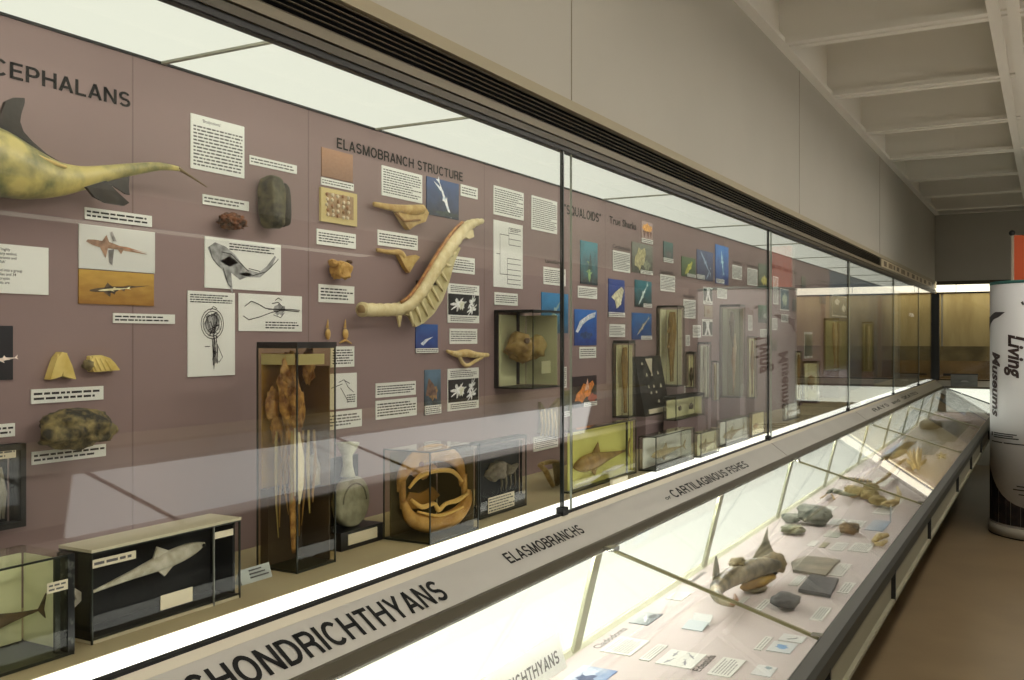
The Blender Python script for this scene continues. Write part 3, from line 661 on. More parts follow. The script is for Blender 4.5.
photo('blue underwater photograph of a pale shark rising', 426, 458, 176, 214, (16, 34, 58), (40, 74, 128), [(SHARK, 0.04, 0.02, 0.40, 0.22, 2.15, (196, 214, 228)), ([(-1, 0), (0.3, 0.9), (1, 0.3), (0.4, -0.6)], -0.15, 0.28, 0.18, 0.06, -0.5, (210, 224, 235)), (LUMP, 0.1, -0.4, 0.4, 0.08, 0, (34, 46, 48))], sc=4)
text_card('small white label right of the rising shark photograph', 460, 477, 184, 195.5)
text_card('white card between the upper and lower pointed jaws', 377, 417, 229.5, 245, ink='ink')
text_card('white card touching the right side of the shark section', 450.5, 474, 255.5, 272)
VX = [(FLOWER, -0.18, 0.0, 0.28, 0.34, 0.2, (206, 208, 200)), (FLOWER, 0.25, 0.16, 0.2, 0.24, 0.9, (198, 202, 196)), (FLOWER, 0.25, -0.2, 0.2, 0.24, 0.5, (214, 214, 206)), (LUMP, -0.1, 0.0, 0.1, 0.3, 0, (216, 216, 186))]
photo('black picture of white vertebrae, upper of the two alike', 447, 478.5, 283, 322.5, (10, 10, 10), (22, 22, 22), VX, border=(0.26, 0.2))
text_card('white card under the upper vertebrae picture', 449, 476.5, 328.5, 344)
photo('blue picture with pale curved shape below the shark section', 415, 437, 324, 353, (22, 40, 110), (44, 92, 168), [([(-1, -0.6), (-0.3, 0.1), (0.9, 0.5), (0.2, 0.0), (-0.6, -0.9)], 0.0, -0.05, 0.3, 0.22, 0, (190, 206, 222))], cap=(-0.5, 0.5, -0.5, -0.34))
photo('small tall photograph of a reef rock and diver', 424, 440, 370, 415, (40, 44, 34), (96, 126, 150), [(LUMP, 0, -0.02, 0.3, 0.2, 0.3, (122, 96, 62)), ([(-1, -1), (-0.5, 1), (0.4, 0.2), (1, -1)], -0.1, 0.12, 0.36, 0.2, 0, (92, 70, 58))], cap=(-0.5, 0.5, -0.5, -0.3), flip=False)
photo('black picture of white vertebrae, lower of the two alike', 447, 478, 369, 411.5, (10, 10, 10), (22, 22, 22), VX, border=(0.26, 0.2))
text_card('white card above another, left of the reef rock photograph', 375, 415, 383.5, 398, ink='ink')
text_card('white card beneath a like card, left of the reef rock photograph', 375, 416, 401, 420, ink='ink')
text_card('tall white card above the branching diagram', 493, 523, 185, 214)
text_card('tall white card right of the one above the branching diagram', 531, 556.5, 195, 229)
pencil('white sheet with a branching family tree diagram', 493, 522, 219.5, 286.5, [],
       [[(-0.3, 0.3), (-0.3, -0.3)], [(-0.3, 0.3), (0.0, 0.3)], [(0.0, 0.42), (0.0, 0.16)], [(-0.3, -0.3), (-0.05, -0.3)], [(-0.05, -0.05), (-0.05, -0.44)], [(-0.42, 0.0), (-0.3, 0.0)]] +
       [[(0.0, y), (0.42, y)] for y in (0.42, 0.34, 0.25, 0.16)] + [[(-0.05, y), (0.42, y)] for y in (-0.05, -0.13, -0.22, -0.3, -0.37, -0.44)], (0.05, 0.42, 0.36, 0.41))
text_card('small white card right above the yellow skull jar', 494, 517, 292, 304.5)
text_card('white card with a heading above, left of the glass joint', 543, 565, 266.5, 284)
photo('blue photograph behind the skull jar and glass joint', 541, 567.5, 292, 333, (20, 74, 104), (52, 132, 186), [(SHARK, 0.0, 0.05, 0.4, 0.2, 0.7, (120, 140, 138))])
# ---- second bay
photo('tall teal photograph of a shark far below', 580, 597, 240, 283.5, (22, 34, 40), (44, 140, 158), [(SHARK, 0.0, -0.2, 0.26, 0.3, 1.6, (112, 140, 90)), ([(-1, -1), (0, 1), (1, -1)], 0.05, 0.05, 0.12, 0.2, 0, (22, 52, 56))])
text_card('white card under the tall teal photograph', 577.5, 596.5, 285.5, 297.5)
photo('blue photograph of a shark with open mouth', 574, 596, 309, 345.5, (20, 52, 130), (44, 112, 196), [([(-1, -0.9), (-0.6, 0.1), (0.3, 0.75), (1, 1), (0.85, 0.5), (0.2, 0.2), (-0.3, -0.2), (-0.8, -1)], 0.0, 0.15, 0.46, 0.3, 0, (178, 188, 206)), (LUMP, 0.0, -0.22, 0.3, 0.12, 0, (36, 58, 96))])
text_card('white card under the open mouthed shark photograph', 579, 595.5, 347, 358.5)
photo('orange photograph of a reef animal against black', 572, 596, 377, 408.5, (26, 18, 22), (40, 26, 34), [(LUMP, -0.02, -0.02, 0.42, 0.3, 0.3, (190, 112, 44)), ([(-1, -1), (0, 1), (0.6, -0.8)], 0.1, 0.22, 0.12, 0.2, 0, (206, 150, 128)), (LUMP, 0.3, -0.24, 0.2, 0.18, 0, (140, 64, 44))], cap=(-0.05, 0.5, -0.5, -0.36))
photo('narrow dark photograph beside the glass joint', 562.5, 569, 391, 417, (34, 36, 24), (92, 96, 54), cap=(-0.5, 0.5, -0.5, -0.3))
text_card('narrow white card directly right of the glass joint', 561, 566, 367, 388)
text_card('white headed card left of the brown patterned photograph', 612.5, 629.5, 250, 270.5)
photo('orange jaw photograph beside the true sharks heading', 641, 652, 220.5, 242, (168, 140, 132), (178, 152, 146), [(LUMP, 0.0, 0.2, 0.46, 0.26, 0, (200, 132, 52)), ([(-1, 1), (-0.7, -1), (-0.3, 1), (0.2, -1), (0.5, 1), (0.8, -1), (1, 1)], 0, -0.12, 0.4, 0.18, 0, (92, 54, 40))], cap=(-0.5, 0.5, -0.5, -0.3))
photo('brown patterned photograph of a bottom shark', 631.5, 652, 241.5, 272, (60, 60, 48), (126, 130, 116), [(LUMP, -0.12, 0.0, 0.3, 0.4, 0.4, (150, 142, 100)), (LUMP, 0.2, -0.2, 0.18, 0.2, 0, (112, 116, 96))], cap=(-0.1, 0.5, -0.5, -0.38), sc=9)
photo('blue photograph of a blunt pale shark head', 608, 624, 278.5, 316.5, (34, 52, 120), (28, 66, 150), [([(-0.8, 0), (-0.2, 0.5), (0.6, 1), (0.9, 0.7), (0.5, -0.6), (-0.1, -1), (-0.3, -0.3)], 0.02, 0.02, 0.46, 0.3, 0, (176, 172, 140))], cap=(-0.5, 0.5, -0.5, -0.38))
photo('teal photograph of a pale curled shark', 634.5, 651, 279.5, 306.5, (30, 42, 44), (34, 120, 134), [(SHARK, -0.02, -0.02, 0.38, 0.24, 0.7, (176, 204, 192))], cap=(0.0, 0.5, -0.5, -0.36))
photo('blue photograph of a slim shark, lowest of its column', 631.5, 651, 312.5, 339.5, (26, 60, 120), (48, 108, 172), [(SHARK, 0.05, 0.0, 0.36, 0.18, 0.5, (168, 158, 132))], cap=(-0.05, 0.5, -0.5, -0.36))
text_card('white card above the first narrow yellow jar', 609, 624.5, 324, 337)
photo('small dark green photograph above a captioned card', 663, 672.5, 241, 261.5, (30, 36, 36), (30, 92, 84), [(LUMP, 0, -0.1, 0.3, 0.2, 0, (70, 60, 60))], cap=(-0.5, 0.5, -0.5, -0.3))
text_card('white card below the small dark green photograph', 660, 674.5, 274, 290.5)
photo('green photograph of a yellow fish shape', 681, 695, 256, 275.5, (44, 74, 34), (74, 104, 52), [(LUMP, 0, -0.05, 0.3, 0.22, 0.5, (166, 164, 72))], cap=(-0.1, 0.5, -0.5, -0.34))
photo('dark blue photograph of a spotted shark', 696.5, 712.5, 249, 279, (26, 38, 84), (66, 84, 130), [(SHARK, 0.02, 0.08, 0.40, 0.2, -0.6, (140, 158, 178)), (SHARK, 0.2, -0.25, 0.2, 0.1, 0.7, (150, 170, 190))], cap=(-0.5, -0.05, -0.48, -0.34), sc=6)
photo('tall bright blue photograph of a pale hanging shark', 715, 728, 244, 283, (22, 56, 132), (40, 124, 208), [(SHARK, 0.0, 0.05, 0.3, 0.26, -1.3, (150, 188, 220))], cap=(-0.45, 0.15, -0.48, -0.38))
text_card('white card with faint heading, right of the bright blue photograph', 732, 741.5, 264.5, 278.5)
text_card('taller white card left of the green photograph by the second joint', 747, 757, 267.5, 284.5)
photo('green brown photograph cut by the second glass joint', 758, 768.5, 263, 286.5, (54, 62, 26), (96, 110, 86), [(LUMP, 0.05, -0.2, 0.3, 0.24, 0, (164, 154, 66))])
XR_ = [([(-0.3, 1), (0.3, 1), (0.2, 0.2), (0.5, -1), (0.2, -1), (0, -0.2), (-0.2, -1), (-0.5, -1), (-0.2, 0.2)], 0, 0, 0.6, 0.5, 0, (196, 200, 190))]
photo('small black and white x-ray picture, topmost of three', 703, 712, 286.5, 304, (24, 34, 26), (36, 44, 36), XR_, border=(0.1, 0.2))
photo('small brown picture between two x-ray pictures', 704, 712, 305.5, 317, (140, 120, 92), (160, 140, 112), [(LUMP, -0.05, 0, 0.22, 0.28, 0, (110, 80, 46))])
photo('small black and white x-ray picture, lowest of three', 702, 712, 319, 336, (24, 34, 26), (36, 44, 36), XR_, border=(0.14, 0.06))
text_card('white headed card left of the x-ray pictures', 683, 695, 299, 318)
text_card('pale square card under the tall bright blue photograph', 717, 726.5, 288, 298)
text_card('small white card left of the lowest x-ray picture', 692.5, 700.5, 325, 337.5)
text_card('tiny white upright card above the small yellow jar', 685.5, 689.5, 335, 346)
text_card('narrow upright white card right of the tallest grey jar', 748, 752, 315, 330.5)
photo('small green photograph by the second glass joint', 758, 768.5, 304.5, 322.5, (44, 50, 48), (46, 96, 56), [(LUMP, 0.2, -0.1, 0.3, 0.2, 0, (110, 116, 110))])
text_card('white card under the small green photograph', 760, 768.5, 329, 337.5)
# ---- third bay, small and dim behind the reflections
text_card('pale text card beneath the skates heading', 773, 778, 276, 304, ink='ink2')
photo('blue framed photograph under the skates heading', 780, 788.5, 288, 310, (54, 84, 96), (76, 110, 122), [(LUMP, 0, 0, 0.3, 0.36, 0, (150, 160, 140))], border=(0.04, 0.04))
text_card('small pale card below the blue framed photograph', 781, 788, 314, 322)
photo('narrow grey photograph right of the blue framed one', 792, 796, 299, 311, (60, 66, 66), (90, 96, 94))
photo('small dark photograph high on the third bay', 801, 805.5, 276, 287.5, (40, 44, 30), (92, 92, 62))
photo('small blue grey photograph near the slate board', 819.5, 825.5, 294, 303.5, (54, 66, 88), (76, 90, 112))
photo('tall framed picture of a grey ray, pale mount', 804, 812, 332, 358.5, (70, 80, 78), (112, 116, 104), [(LUMP, 0, 0, 0.3, 0.4, 0, (60, 66, 62))], border=(0.08, 0.08))
text_card('pale card with picture low beside the second joint', 772, 777, 318, 330)
photo('tiny dark picture above a pale slip, third bay', 771.5, 776.5, 340, 351, (50, 44, 30), (120, 108, 74))
photo('pale mounted group of small pictures on the slate board', 832, 847, 294, 316, (84, 96, 104), (110, 120, 122), [(LUMP, -0.2, 0.2, 0.16, 0.2, 0, (190, 190, 180)), (LUMP, 0.24, -0.1, 0.14, 0.26, 0, (196, 192, 176))], border=(0.06, 0.06))

# ================================================================== specimens fixed to the back board
def wp(u, v, x): return onx(x, u, v)
def px2m(x, u): return (onx(x, u, 338).z - onx(x, u, 339).z)      # metres per pixel (vertical) on plane x
def solid(label, cat, name, anchor, group=None):
    return empty(name, anchor, label, cat, group)
def add(o, mb, name, m):
    return local(mb, o.location).build(name, m, o)
def px_tube(pts, x, flat=0.7, n=12, dx=0):
    """tube along pixel points (u, v, radius px) in the plane x"""
    P = [wp(u, v, x + dx) for u, v, r in pts]; R = [r * px2m(x, u) for u, v, r in pts]
    mb = MB(); mb.tube(P, R, n, flat, up=(1, 0, 0)); return mb
def px_prism(pts, x, t=0.008):
    if abs(x - A) < 1e-6: x += 0.0016
    mb = MB(); mb.prism([wp(u, v, x) for u, v in pts], (t, 0, 0)); return mb
def smoothpts(pts, k=4):
    """Catmull-Rom through tuples"""
    out = []; n = len(pts)
    for i in range(n - 1):
        p0, p1, p2, p3 = pts[max(i - 1, 0)], pts[i], pts[i + 1], pts[min(i + 2, n - 1)]
        for j in range(k):
            t = j / k
            out.append(tuple(0.5 * ((2 * b) + (c - a) * t + (2 * a - 5 * b + 4 * c - d) * t * t + (3 * b - a - 3 * c + d) * t ** 3) for a, b, c, d in zip(p0, p1, p2, p3)))
    out.append(tuple(pts[-1])); return out

# ---- chimaera model at the left
XM = A + 0.075
skin = mat('chimaera_skin', (96, 100, 62), 0.35, col2=(190, 174, 104), scale=16, detail=10, bump=0.15, lo=0.36, hi=0.6)
fin_m = mat('dark_fin', (24, 20, 15), 0.5, col2=(42, 35, 26), scale=30, bump=0.3)
o = solid('mounted life size chimaera model with olive yellow skin and whip tail', 'fish model', 'chimaera_model', wp(-20, 165, A))
body = smoothpts([(-120, 140, 16), (-95, 146, 34), (-55, 156, 42), (-10, 161, 36.5), (25, 172, 28), (55, 178.5, 18.5), (82, 178, 12), (108, 173, 8.0), (135, 169, 6), (160, 166.5, 4.0), (180, 169, 2.2)])
add(o, px_tube(body, XM, 0.62, 20), 'body', skin)
add(o, px_tube(smoothpts([(178, 168, 2.0), (190, 176, 1.2), (207, 187, 0.6)]), XM, 1, 6), 'tail_whip', mat('tail_whip', (120, 100, 66), 0.5))
add(o, px_prism([(-8, 143), (-2, 116), (3, 102), (12, 98), (22, 98.5), (22, 104), (19, 113), (17.5, 122), (21, 132), (30, 142), (44, 154), (62, 165), (50, 162), (26, 150), (8, 140)], XM - 0.004, 0.009), 'dorsal_fin', fin_m)
add(o, px_prism([(103, 177), (118, 172), (150, 165.5), (140, 170), (128, 176), (127, 187), (128, 195), (124, 194), (112, 186), (104, 184)], XM - 0.004, 0.006), 'tail_fin', fin_m)
add(o, px_prism([(84, 187), (104, 181), (115, 192), (127, 203), (122, 206), (104, 203), (92, 197)], XM + 0.03, 0.008), 'pelvic_fin', fin_m)
add(o, px_tube(smoothpts([(-70, 120, 2.5), (-30, 126, 2.5), (5, 137, 2.2), (38, 156, 2), (66, 167, 1.6)]), XM + 0.012, 1, 8, dx=0.01), 'lateral_ridge', mat('pale_ridge', (206, 180, 112), 0.4))
add(o, MB().blob(wp(-98, 138, XM + 0.06), 0.014, 1, 0), 'eye', mat('glass_eye', (20, 26, 16), 0.1))
add(o, MB().box(wp(-20, 150, A) + Vector((0.001, 0, 0)), wp(-12, 158, A + 0.04)), 'wall_bracket', M['black'])

# ---- fossils and teeth
def rock(label, name, u0, u1, v0, v1, m, seed, amp=0.28, depth=0.05, cat='fossil', sq=0.8, freq=1.6):
    c = wp((u0 + u1) / 2, (v0 + v1) / 2, A + depth * 1.45); s = px2m(A, (u0 + u1) / 2)
    yw = (wp(u1, v0, A).y - wp(u0, v0, A).y) / 2
    mb = MB().blob((0, 0, 0), (depth, yw * 0.98, (v1 - v0) / 2 * s), seed, amp, freq, 4, sq)
    o = mb.build(name, m); o.location = c
    return tag(o, label, cat)
green_fossil = mat('mottled_fossil', (44, 42, 30), 0.7, col2=(150, 134, 84), scale=38, detail=8, bump=0.8, lo=0.42, hi=0.72)
rock('lumpy mottled grey green fossil tooth plate on the board', 'fossil_tooth_plate', 45, 108, 411, 446, green_fossil, 4, 0.3, 0.05)
rock('dark red brown spiky small fossil under a strip label', 'spiky_fossil', 221, 243, 214, 229, mat('rust_fossil', (52, 32, 22), 0.7, col2=(128, 78, 46), scale=60, bump=0.8), 9, 0.4, 0.02, freq=4)
# dark upright block with a groove
o = solid('tall dark green brown fossil block with rounded ridge', 'fossil', 'fossil_fin_block', wp(275, 203, A))
fm = mat('dark_fossil', (30, 29, 20), 0.6, col2=(96, 90, 60), scale=34, bump=0.6, detail=6)
add(o, MB().blob(wp(272, 203, A + 0.042), (0.035, 0.030, 0.070), 2, 0.12, 1.2, 4, 0.5), 'block', fm)
add(o, MB().blob(wp(283, 206, A + 0.055), (0.026, 0.014, 0.062), 5, 0.12, 1.2, 3, 0.7), 'ridge', mat('darker_fossil', (30, 28, 22), 0.6, col2=(56, 50, 38), scale=18, bump=0.5))
# two yellow tooth plates
yel = mat('yellow_bone', (206, 178, 92), 0.55, col2=(228, 206, 128), scale=20, bump=0.3)
o = solid('yellow paired tooth plate shaped like an upright wedge', 'tooth plate', 'tooth_plate', wp(57, 366, A))
for k, pts in enumerate(([(56, 352), (61, 353), (58, 368), (55.5, 376), (50, 378), (44, 379.5), (47, 370), (51, 358)], [(58, 352), (62, 354), (67, 365), (71, 379), (64, 377.5), (58, 376), (58.5, 366)])):
    add(o, px_prism(pts, A, 0.022 - 0.004 * k), 'plate_half', yel)
add(o, px_tube([(57.5, 354, 1.2), (57.5, 366, 1.5), (57, 376, 1.4)], A + 0.02, 1, 8), 'ridge', yel)
o = solid('yellow tooth plate lying sideways with a grey broken end', 'tooth plate', 'tooth_plate', wp(99, 364, A))
add(o, px_prism([(87, 356), (95, 355), (104, 358), (109, 363), (114, 370), (105, 370.5), (95, 371.5), (88, 372), (84.5, 366)], A, 0.022), 'plate', yel)
for q in range(4): add(o, px_tube([(90 + q * 5, 357 + q * 0.8, 1.2), (93 + q * 5, 364, 1.6), (96 + q * 5, 371, 1.2)], A + 0.022, 1, 6), 'ridge', yel)
add(o, MB().blob(wp(88, 365, A + 0.02), (0.016, 0.009, 0.012), 3, 0.4, 2, 3), 'broken_end', mat('grey_matrix', (92, 84, 64), 0.8, col2=(150, 136, 96), scale=60))
# board of tooth scales
o = solid('cream board with rows of pale tooth scales mounted on it', 'specimen board', 'scale_board', wp(337, 204, A))
mw, w, h = frame_panel(319, 355, 187, 221)
o2 = plate(w, h, 0.008).build('board', mat('cream_board', (210, 190, 130), 0.6), o); o2.matrix_world = o.matrix_world.inverted() @ mw if False else mw; o2.parent = o; o2.matrix_parent_inverse = Matrix.Translation(-o.location)
mb = MB().box((A + 0.008, wp(325, 200, A).y, wp(325, 216, A).z), (A + 0.0105, wp(351, 200, A).y, wp(325, 192.5, A).z)); add(o, mb, 'patch', mat('scale_ground', (150, 120, 88), 0.7, col2=(190, 160, 120), scale=60))
r_ = random.Random(4)
for i in range(5):
    for j in range(5):
        u = 327.5 + i * 5.2; v = 194.5 + j * 5 + i * 0.9
        add(o, MB().blob(wp(u + r_.uniform(-.8, .8), v + r_.uniform(-.6, .6), A + 0.0125), (0.004, 0.006, 0.006), i * 5 + j, 0.3, 2, 2), 'scale', mat('pale_scale', (222, 206, 176), 0.4) if (i + j) % 3 else mat('brown_scale', (168, 124, 84), 0.4))
# vertebra block
o = solid('rough orange brown block of shark vertebra on the board', 'vertebra', 'vertebra_block', wp(341, 270, A))
vm = mat('orange_bone', (170, 124, 58), 0.6, col2=(206, 166, 92), scale=35, bump=0.6)
add(o, MB().blob(wp(341, 270, A + 0.036), (0.026, 0.026, 0.027), 6, 0.32, 2, 4, 0.6), 'centrum', vm)
add(o, MB().blob(wp(333, 263, A + 0.03), (0.016, 0.012, 0.012), 8, 0.4, 2, 3), 'process', vm)
add(o, MB().blob(wp(349, 262, A + 0.03), (0.012, 0.010, 0.006), 12, 0.4, 2, 3), 'dark_process', mat('dark_bone', (92, 64, 40), 0.6))
for u0, lab in ((328, 'small narrow yellow shark tooth, nearer of the two'), (345.5, 'small broad yellow shark tooth with flared root')):
    o = solid(lab, 'tooth', 'shark_tooth', wp(u0, 332, A)); wd = 3.6 if u0 < 340 else 4.8
    add(o, MB().blob(wp(u0, 334, A + 0.008), (0.008, wd * 0.0024, 0.017), 3, 0.1, 1.5, 3), 'crown', mat('honey_tooth', (196, 150, 74), 0.4, col2=(222, 186, 112), scale=40))
    add(o, MB().tube([wp(u0 - 0.6, 328, A + 0.008), wp(u0, 319.5, A + 0.008)], [0.005, 0.0012], 8), 'cusp', mat('honey_tooth', (196, 150, 74), 0.4, col2=(222, 186, 112), scale=40))
    if u0 > 340: add(o, MB().tube([wp(u0 - 6, 343, A + 0.006), wp(u0, 340, A + 0.008), wp(u0 + 6, 343.5, A + 0.006)], [0.002, 0.005, 0.002], 8), 'root', mat('honey_tooth', (196, 150, 74), 0.4, col2=(222, 186, 112), scale=40))
# pointed jaws
o = solid('upper long pointed yellow jaw cartilage', 'jaw', 'jaw_cartilage', wp(400, 215, A))
add(o, px_tube(smoothpts([(374, 204, 2.4), (388, 207, 3.4), (402, 209, 4.4), (414, 210, 5.5), (423, 209, 4.5)]), A + 0.02, 0.8, 10), 'upper_bar', M['bone'])
add(o, px_prism([(392, 210), (404, 213), (420, 206), (424.5, 213), (421, 222), (412, 225), (405, 230), (399, 222)], A + 0.004, 0.02), 'plate', M['bone'])
add(o, px_tube([(396, 213, 1.2), (404, 221, 1.4), (420, 220, 1.2)], A + 0.026, 1, 6), 'crease', mat('brown_crease', (150, 110, 56), 0.7))
o = solid('smaller yellow pointed jaw with triangular prong, lower of the two', 'jaw', 'jaw_cartilage', wp(398, 258, A))
add(o, px_tube(smoothpts([(377, 250, 2), (389, 252, 2.4), (400, 252.5, 3), (404, 257, 3)]), A + 0.016, 0.8, 8), 'upper_bar', M['bone'])
add(o, px_prism([(394, 253), (402, 257), (412, 255), (416.5, 257), (411, 264), (406, 273), (402, 268), (398, 260)], A + 0.004, 0.016), 'prong', M['bone'])
# small white jaw
o = solid('small pale open jaw between two card groups', 'jaw', 'small_jaw', wp(467, 356, A))
cbm = M['cream_bone']
add(o, px_tube(smoothpts([(447, 351, 1.4), (456, 354, 3.2), (466, 353, 4), (476, 355, 3.2), (488, 355, 2)]), A + 0.014, 0.9, 10), 'upper_jaw', cbm)
add(o, px_tube(smoothpts([(459, 355, 2), (462, 362, 2), (467, 365.5, 2), (474, 362, 1.8), (482, 357, 2)]), A + 0.014, 0.9, 8), 'lower_jaw', cbm)

# ---- the big shark section: vertebral column with a fan of ribs
XS = A + 0.06
o = solid('large cream shark body section model bent upward, ribs fanned below', 'anatomical model', 'shark_section_model', wp(420, 290, A))
colm = mat('vertebra_cream', (208, 188, 136), 0.5, col2=(228, 214, 168), scale=30, bump=0.3)
path = smoothpts([(362, 309.5, 7.5), (380, 310, 7), (398, 309, 7), (410, 304, 7.5), (420, 293, 8), (431, 276, 8.5), (441, 259, 9), (452, 243, 9), (463, 230, 7.5), (473, 223.5, 5), (483, 221, 2.5)], 5)
seg = []
for i, (u, v, r) in enumerate(path): seg.append((u, v, r * (1.0 if i % 2 else 0.88)))
add(o, px_tube(seg, XS, 0.7, 14), 'vertebral_column', colm)
add(o, MB().tube([wp(361.5, 309.5, XS), wp(363, 309.5, XS)], [7.6 * px2m(XS, 362), 7.6 * px2m(XS, 362)], 14), 'cut_rim', colm)
add(o, MB().tube([wp(361.2, 309.7, XS), wp(361.6, 309.6, XS)], [5 * px2m(XS, 362)] * 2, 14), 'spinal_canal', mat('canal', (168, 140, 96), 0.6))
add(o, px_tube([(u - 4.5 * (0.2 if u < 405 else 1), v - 6 * (1 if u < 405 else 0.75), 1.7) for u, v, r in path[12:-8]], XS + 0.012, 1, 8), 'muscle_strip', mat('red_brown_strip', (150, 92, 48), 0.55, col2=(190, 140, 80), scale=50))
flap = [(401, 314), (408, 317), (413, 327), (421, 323), (431, 314), (440, 300), (446, 284), (452, 262), (458, 248), (452, 246), (443, 258), (433, 276), (424, 292), (414, 304)]
add(o, px_prism(flap, XS - 0.012, 0.012), 'rib_membrane', mat('membrane', (212, 202, 156), 0.5, col2=(184, 168, 114), scale=16))
a_ = [(408, 308), (414, 303), (419, 297.5), (424, 291), (429, 283), (433, 276), (438, 268), (442, 261), (447, 254)]
b2 = [(413, 326), (421, 322), (428, 316), (434, 309), (439, 301), (443, 291), (447, 281), (451, 266), (456, 252)]
for p, q in zip(a_, b2): add(o, px_tube([(p[0], p[1], 2.2), ((p[0] + q[0]) / 2 + 1.5, (p[1] + q[1]) / 2 + 2, 1.7), (q[0], q[1], 1.0)], XS + 0.004, 0.8, 8), 'rib', mat('pale_rib', (226, 212, 164), 0.45))
add(o, px_prism([(396, 315), (401, 315), (398.5, 327)], XS - 0.004, 0.006), 'ventral_spine', colm)
add(o, px_prism([(460, 231), (470, 230), (471, 237), (466, 239), (461, 236)], XS, 0.014), 'fin_base', colm)
add(o, MB().box(wp(424, 286, A), wp(430, 280, XS)), 'wall_bracket', M['black'])

# ---- dried pieces by the glass joint
o = solid('dried grey brown fin with frayed edge above a white card', 'dried fin', 'dried_fin', wp(545, 412, A))
dm = mat('dried_skin', (150, 136, 100), 0.7, col2=(110, 96, 66), scale=24, bump=0.6)
add(o, px_prism([(538, 402), (545, 412), (551, 405), (557, 398), (558, 420), (556, 437), (546, 435), (537, 433), (539, 420)], A, 0.014), 'fin', dm)
for q in range(5): add(o, px_tube([(541 + q * 3.4, 412 - (q % 2) * 3, 1.2), (542 + q * 3.4, 424, 1.4), (541 + q * 3.6, 436, 0.8)], A + 0.015, 1, 6), 'fin_ray', mat('pale_ray', (196, 180, 136), 0.6))
text_card('tilted white card under the dried frayed fin', 533, 557.5, 437, 452)
o = solid('brown dried jaw standing on the shelf left of the joint', 'jaw', 'dried_jaw', Vector((-1.70, wp(550, 474, -1.70).y, ZB)))
add(o, px_tube(smoothpts([(539, 465, 2), (545, 470, 3), (549, 478, 3), (553, 486, 2.2)]), -1.70, 0.9, 8), 'jaw_bar', mat('brown_bone', (136, 110, 62), 0.6, col2=(180, 156, 100), scale=40))
add(o, px_tube(smoothpts([(541, 464, 2), (550, 462, 2.6), (558, 462, 2)]), -1.70, 0.9, 8), 'jaw_bar', mat('brown_bone', (136, 110, 62), 0.6, col2=(180, 156, 100), scale=40))
add(o, px_prism([(552, 463), (558, 463), (558, 484), (555, 486)], -1.70, 0.01), 'skin_flap', dm)

# ================================================================== glass jars and boxes
G_OL = glass('greenish_fluid', (0.98, 0.985, 0.93), 1.45)
G_YE = glass('yellow_fluid', (0.98, 0.975, 0.86), 1.45)
G_AM = glass('amber_fluid', (0.93, 0.88, 0.72), 1.45)
G_CL = glass('clear_jar', (0.975, 0.98, 0.955), 1.45)
EDGE = mat('jar_edge', (30, 34, 24), 0.3)
def jar_from_px(ub, uc, ur, vb, vt, z=None, x=None):
    """corner nearest the viewer at uc: bottom vb, top vt; ub = far end of the side face, ur = right end of the front"""
    z = ZB if z is None else z
    t = ray(uc, vb)
    if x is None:
        p = onz(z, uc, vb); x = p.x
    p = onx(x, uc, vb); z0 = p.z if z is None else z
    yc = p.y; xb = ony(yc, ub, vb).x; y1 = onx(x, ur, vb).y; z1 = onx(x, uc, vt).z
    return max(xb, A + 0.001), x, yc, y1, p.z, z1
def jar(label, dims, gm, cap=None, board=None, edges=True, name='specimen_jar', cat='specimen jar', plinth=None, base=0.006, group=None, slip=None, rim=False, capm=None):
    xb, xf, y0, y1, z0, z1 = dims
    o = empty(name, ((xb + xf) / 2, (y0 + y1) / 2, z0), label, cat, group)
    o['dims'] = [xb, xf, y0, y1, z0, z1]
    e = 0.0035
    add(o, MB().box((xb, y0, z0 + base), (xf, y1, z1)), 'glass_tank', gm)
    add(o, MB().box((xb, y0, z0), (xf, y1, z0 + base)), 'base', capm or EDGE)
    if cap and rim:
        l = MB(); q = 0.008
        for bx in (((xb, y0, z1), (xb + q, y1, z1 + cap)), ((xf - q, y0, z1), (xf + 0.002, y1, z1 + cap)), ((xb + q, y0, z1), (xf - q, y0 + q, z1 + cap)), ((xb + q, y1 - q, z1), (xf - q, y1, z1 + cap))): l.box(*bx)
        add(o, l, 'lid_rim', capm or M['black'])
    elif cap: add(o, MB().box((xb, y0 - 0.003, z1), (xf + 0.003, y1 + 0.003, z1 + cap)), 'lid', capm or M['black'])
    if edges:
        for (x, y) in ((xf, y0), (xf, y1), (xb, y0)):
            add(o, MB().box((x - e / 2, y - e / 2, z0), (x + e / 2, y + e / 2, z1)), 'edge_seal', EDGE)
        add(o, MB().box((xb, y0 - e / 2, z1 - e), (xf, y0 + e / 2, z1)), 'edge_seal', EDGE); add(o, MB().box((xf - e / 2, y0, z1 - e), (xf + e / 2, y1, z1)), 'edge_seal', EDGE)
    if board: add(o, MB().box((xb + 0.012, y0 + 0.012, z0 + base + 0.002), (xb + 0.016, y1 - 0.012, z1 - 0.012)), 'backing_board', board)
    if board: add(o, MB().box((xb + 0.018, y1 - 0.009, z0 + base + 0.002), (xf - 0.012, y1 - 0.006, z1 - 0.012)), 'end_board', board)
    if slip:
        (a0, a1, b0, b1) = slip; yy0 = y0 + (y1 - y0) * a0; yy1 = y0 + (y1 - y0) * a1; zz0 = z0 + (z1 - z0) * b0; zz1 = z0 + (z1 - z0) * b1
        s = add(o, MB().box((xf + 0.0005, yy0, zz0), (xf + 0.002, yy1, zz1)), 'specimen_slip', M['paper2'])
        m_ = words(MB(), yy0 + 0.003, yy1 - 0.003, zz0 + 0.002, zz1 - 0.002, 0, 0.009)
        m_.v = [(xf + 0.0024, p[0], p[1]) for p in m_.v]; add(o, m_, 'slip_text', M['ink2']).parent = s
    return o
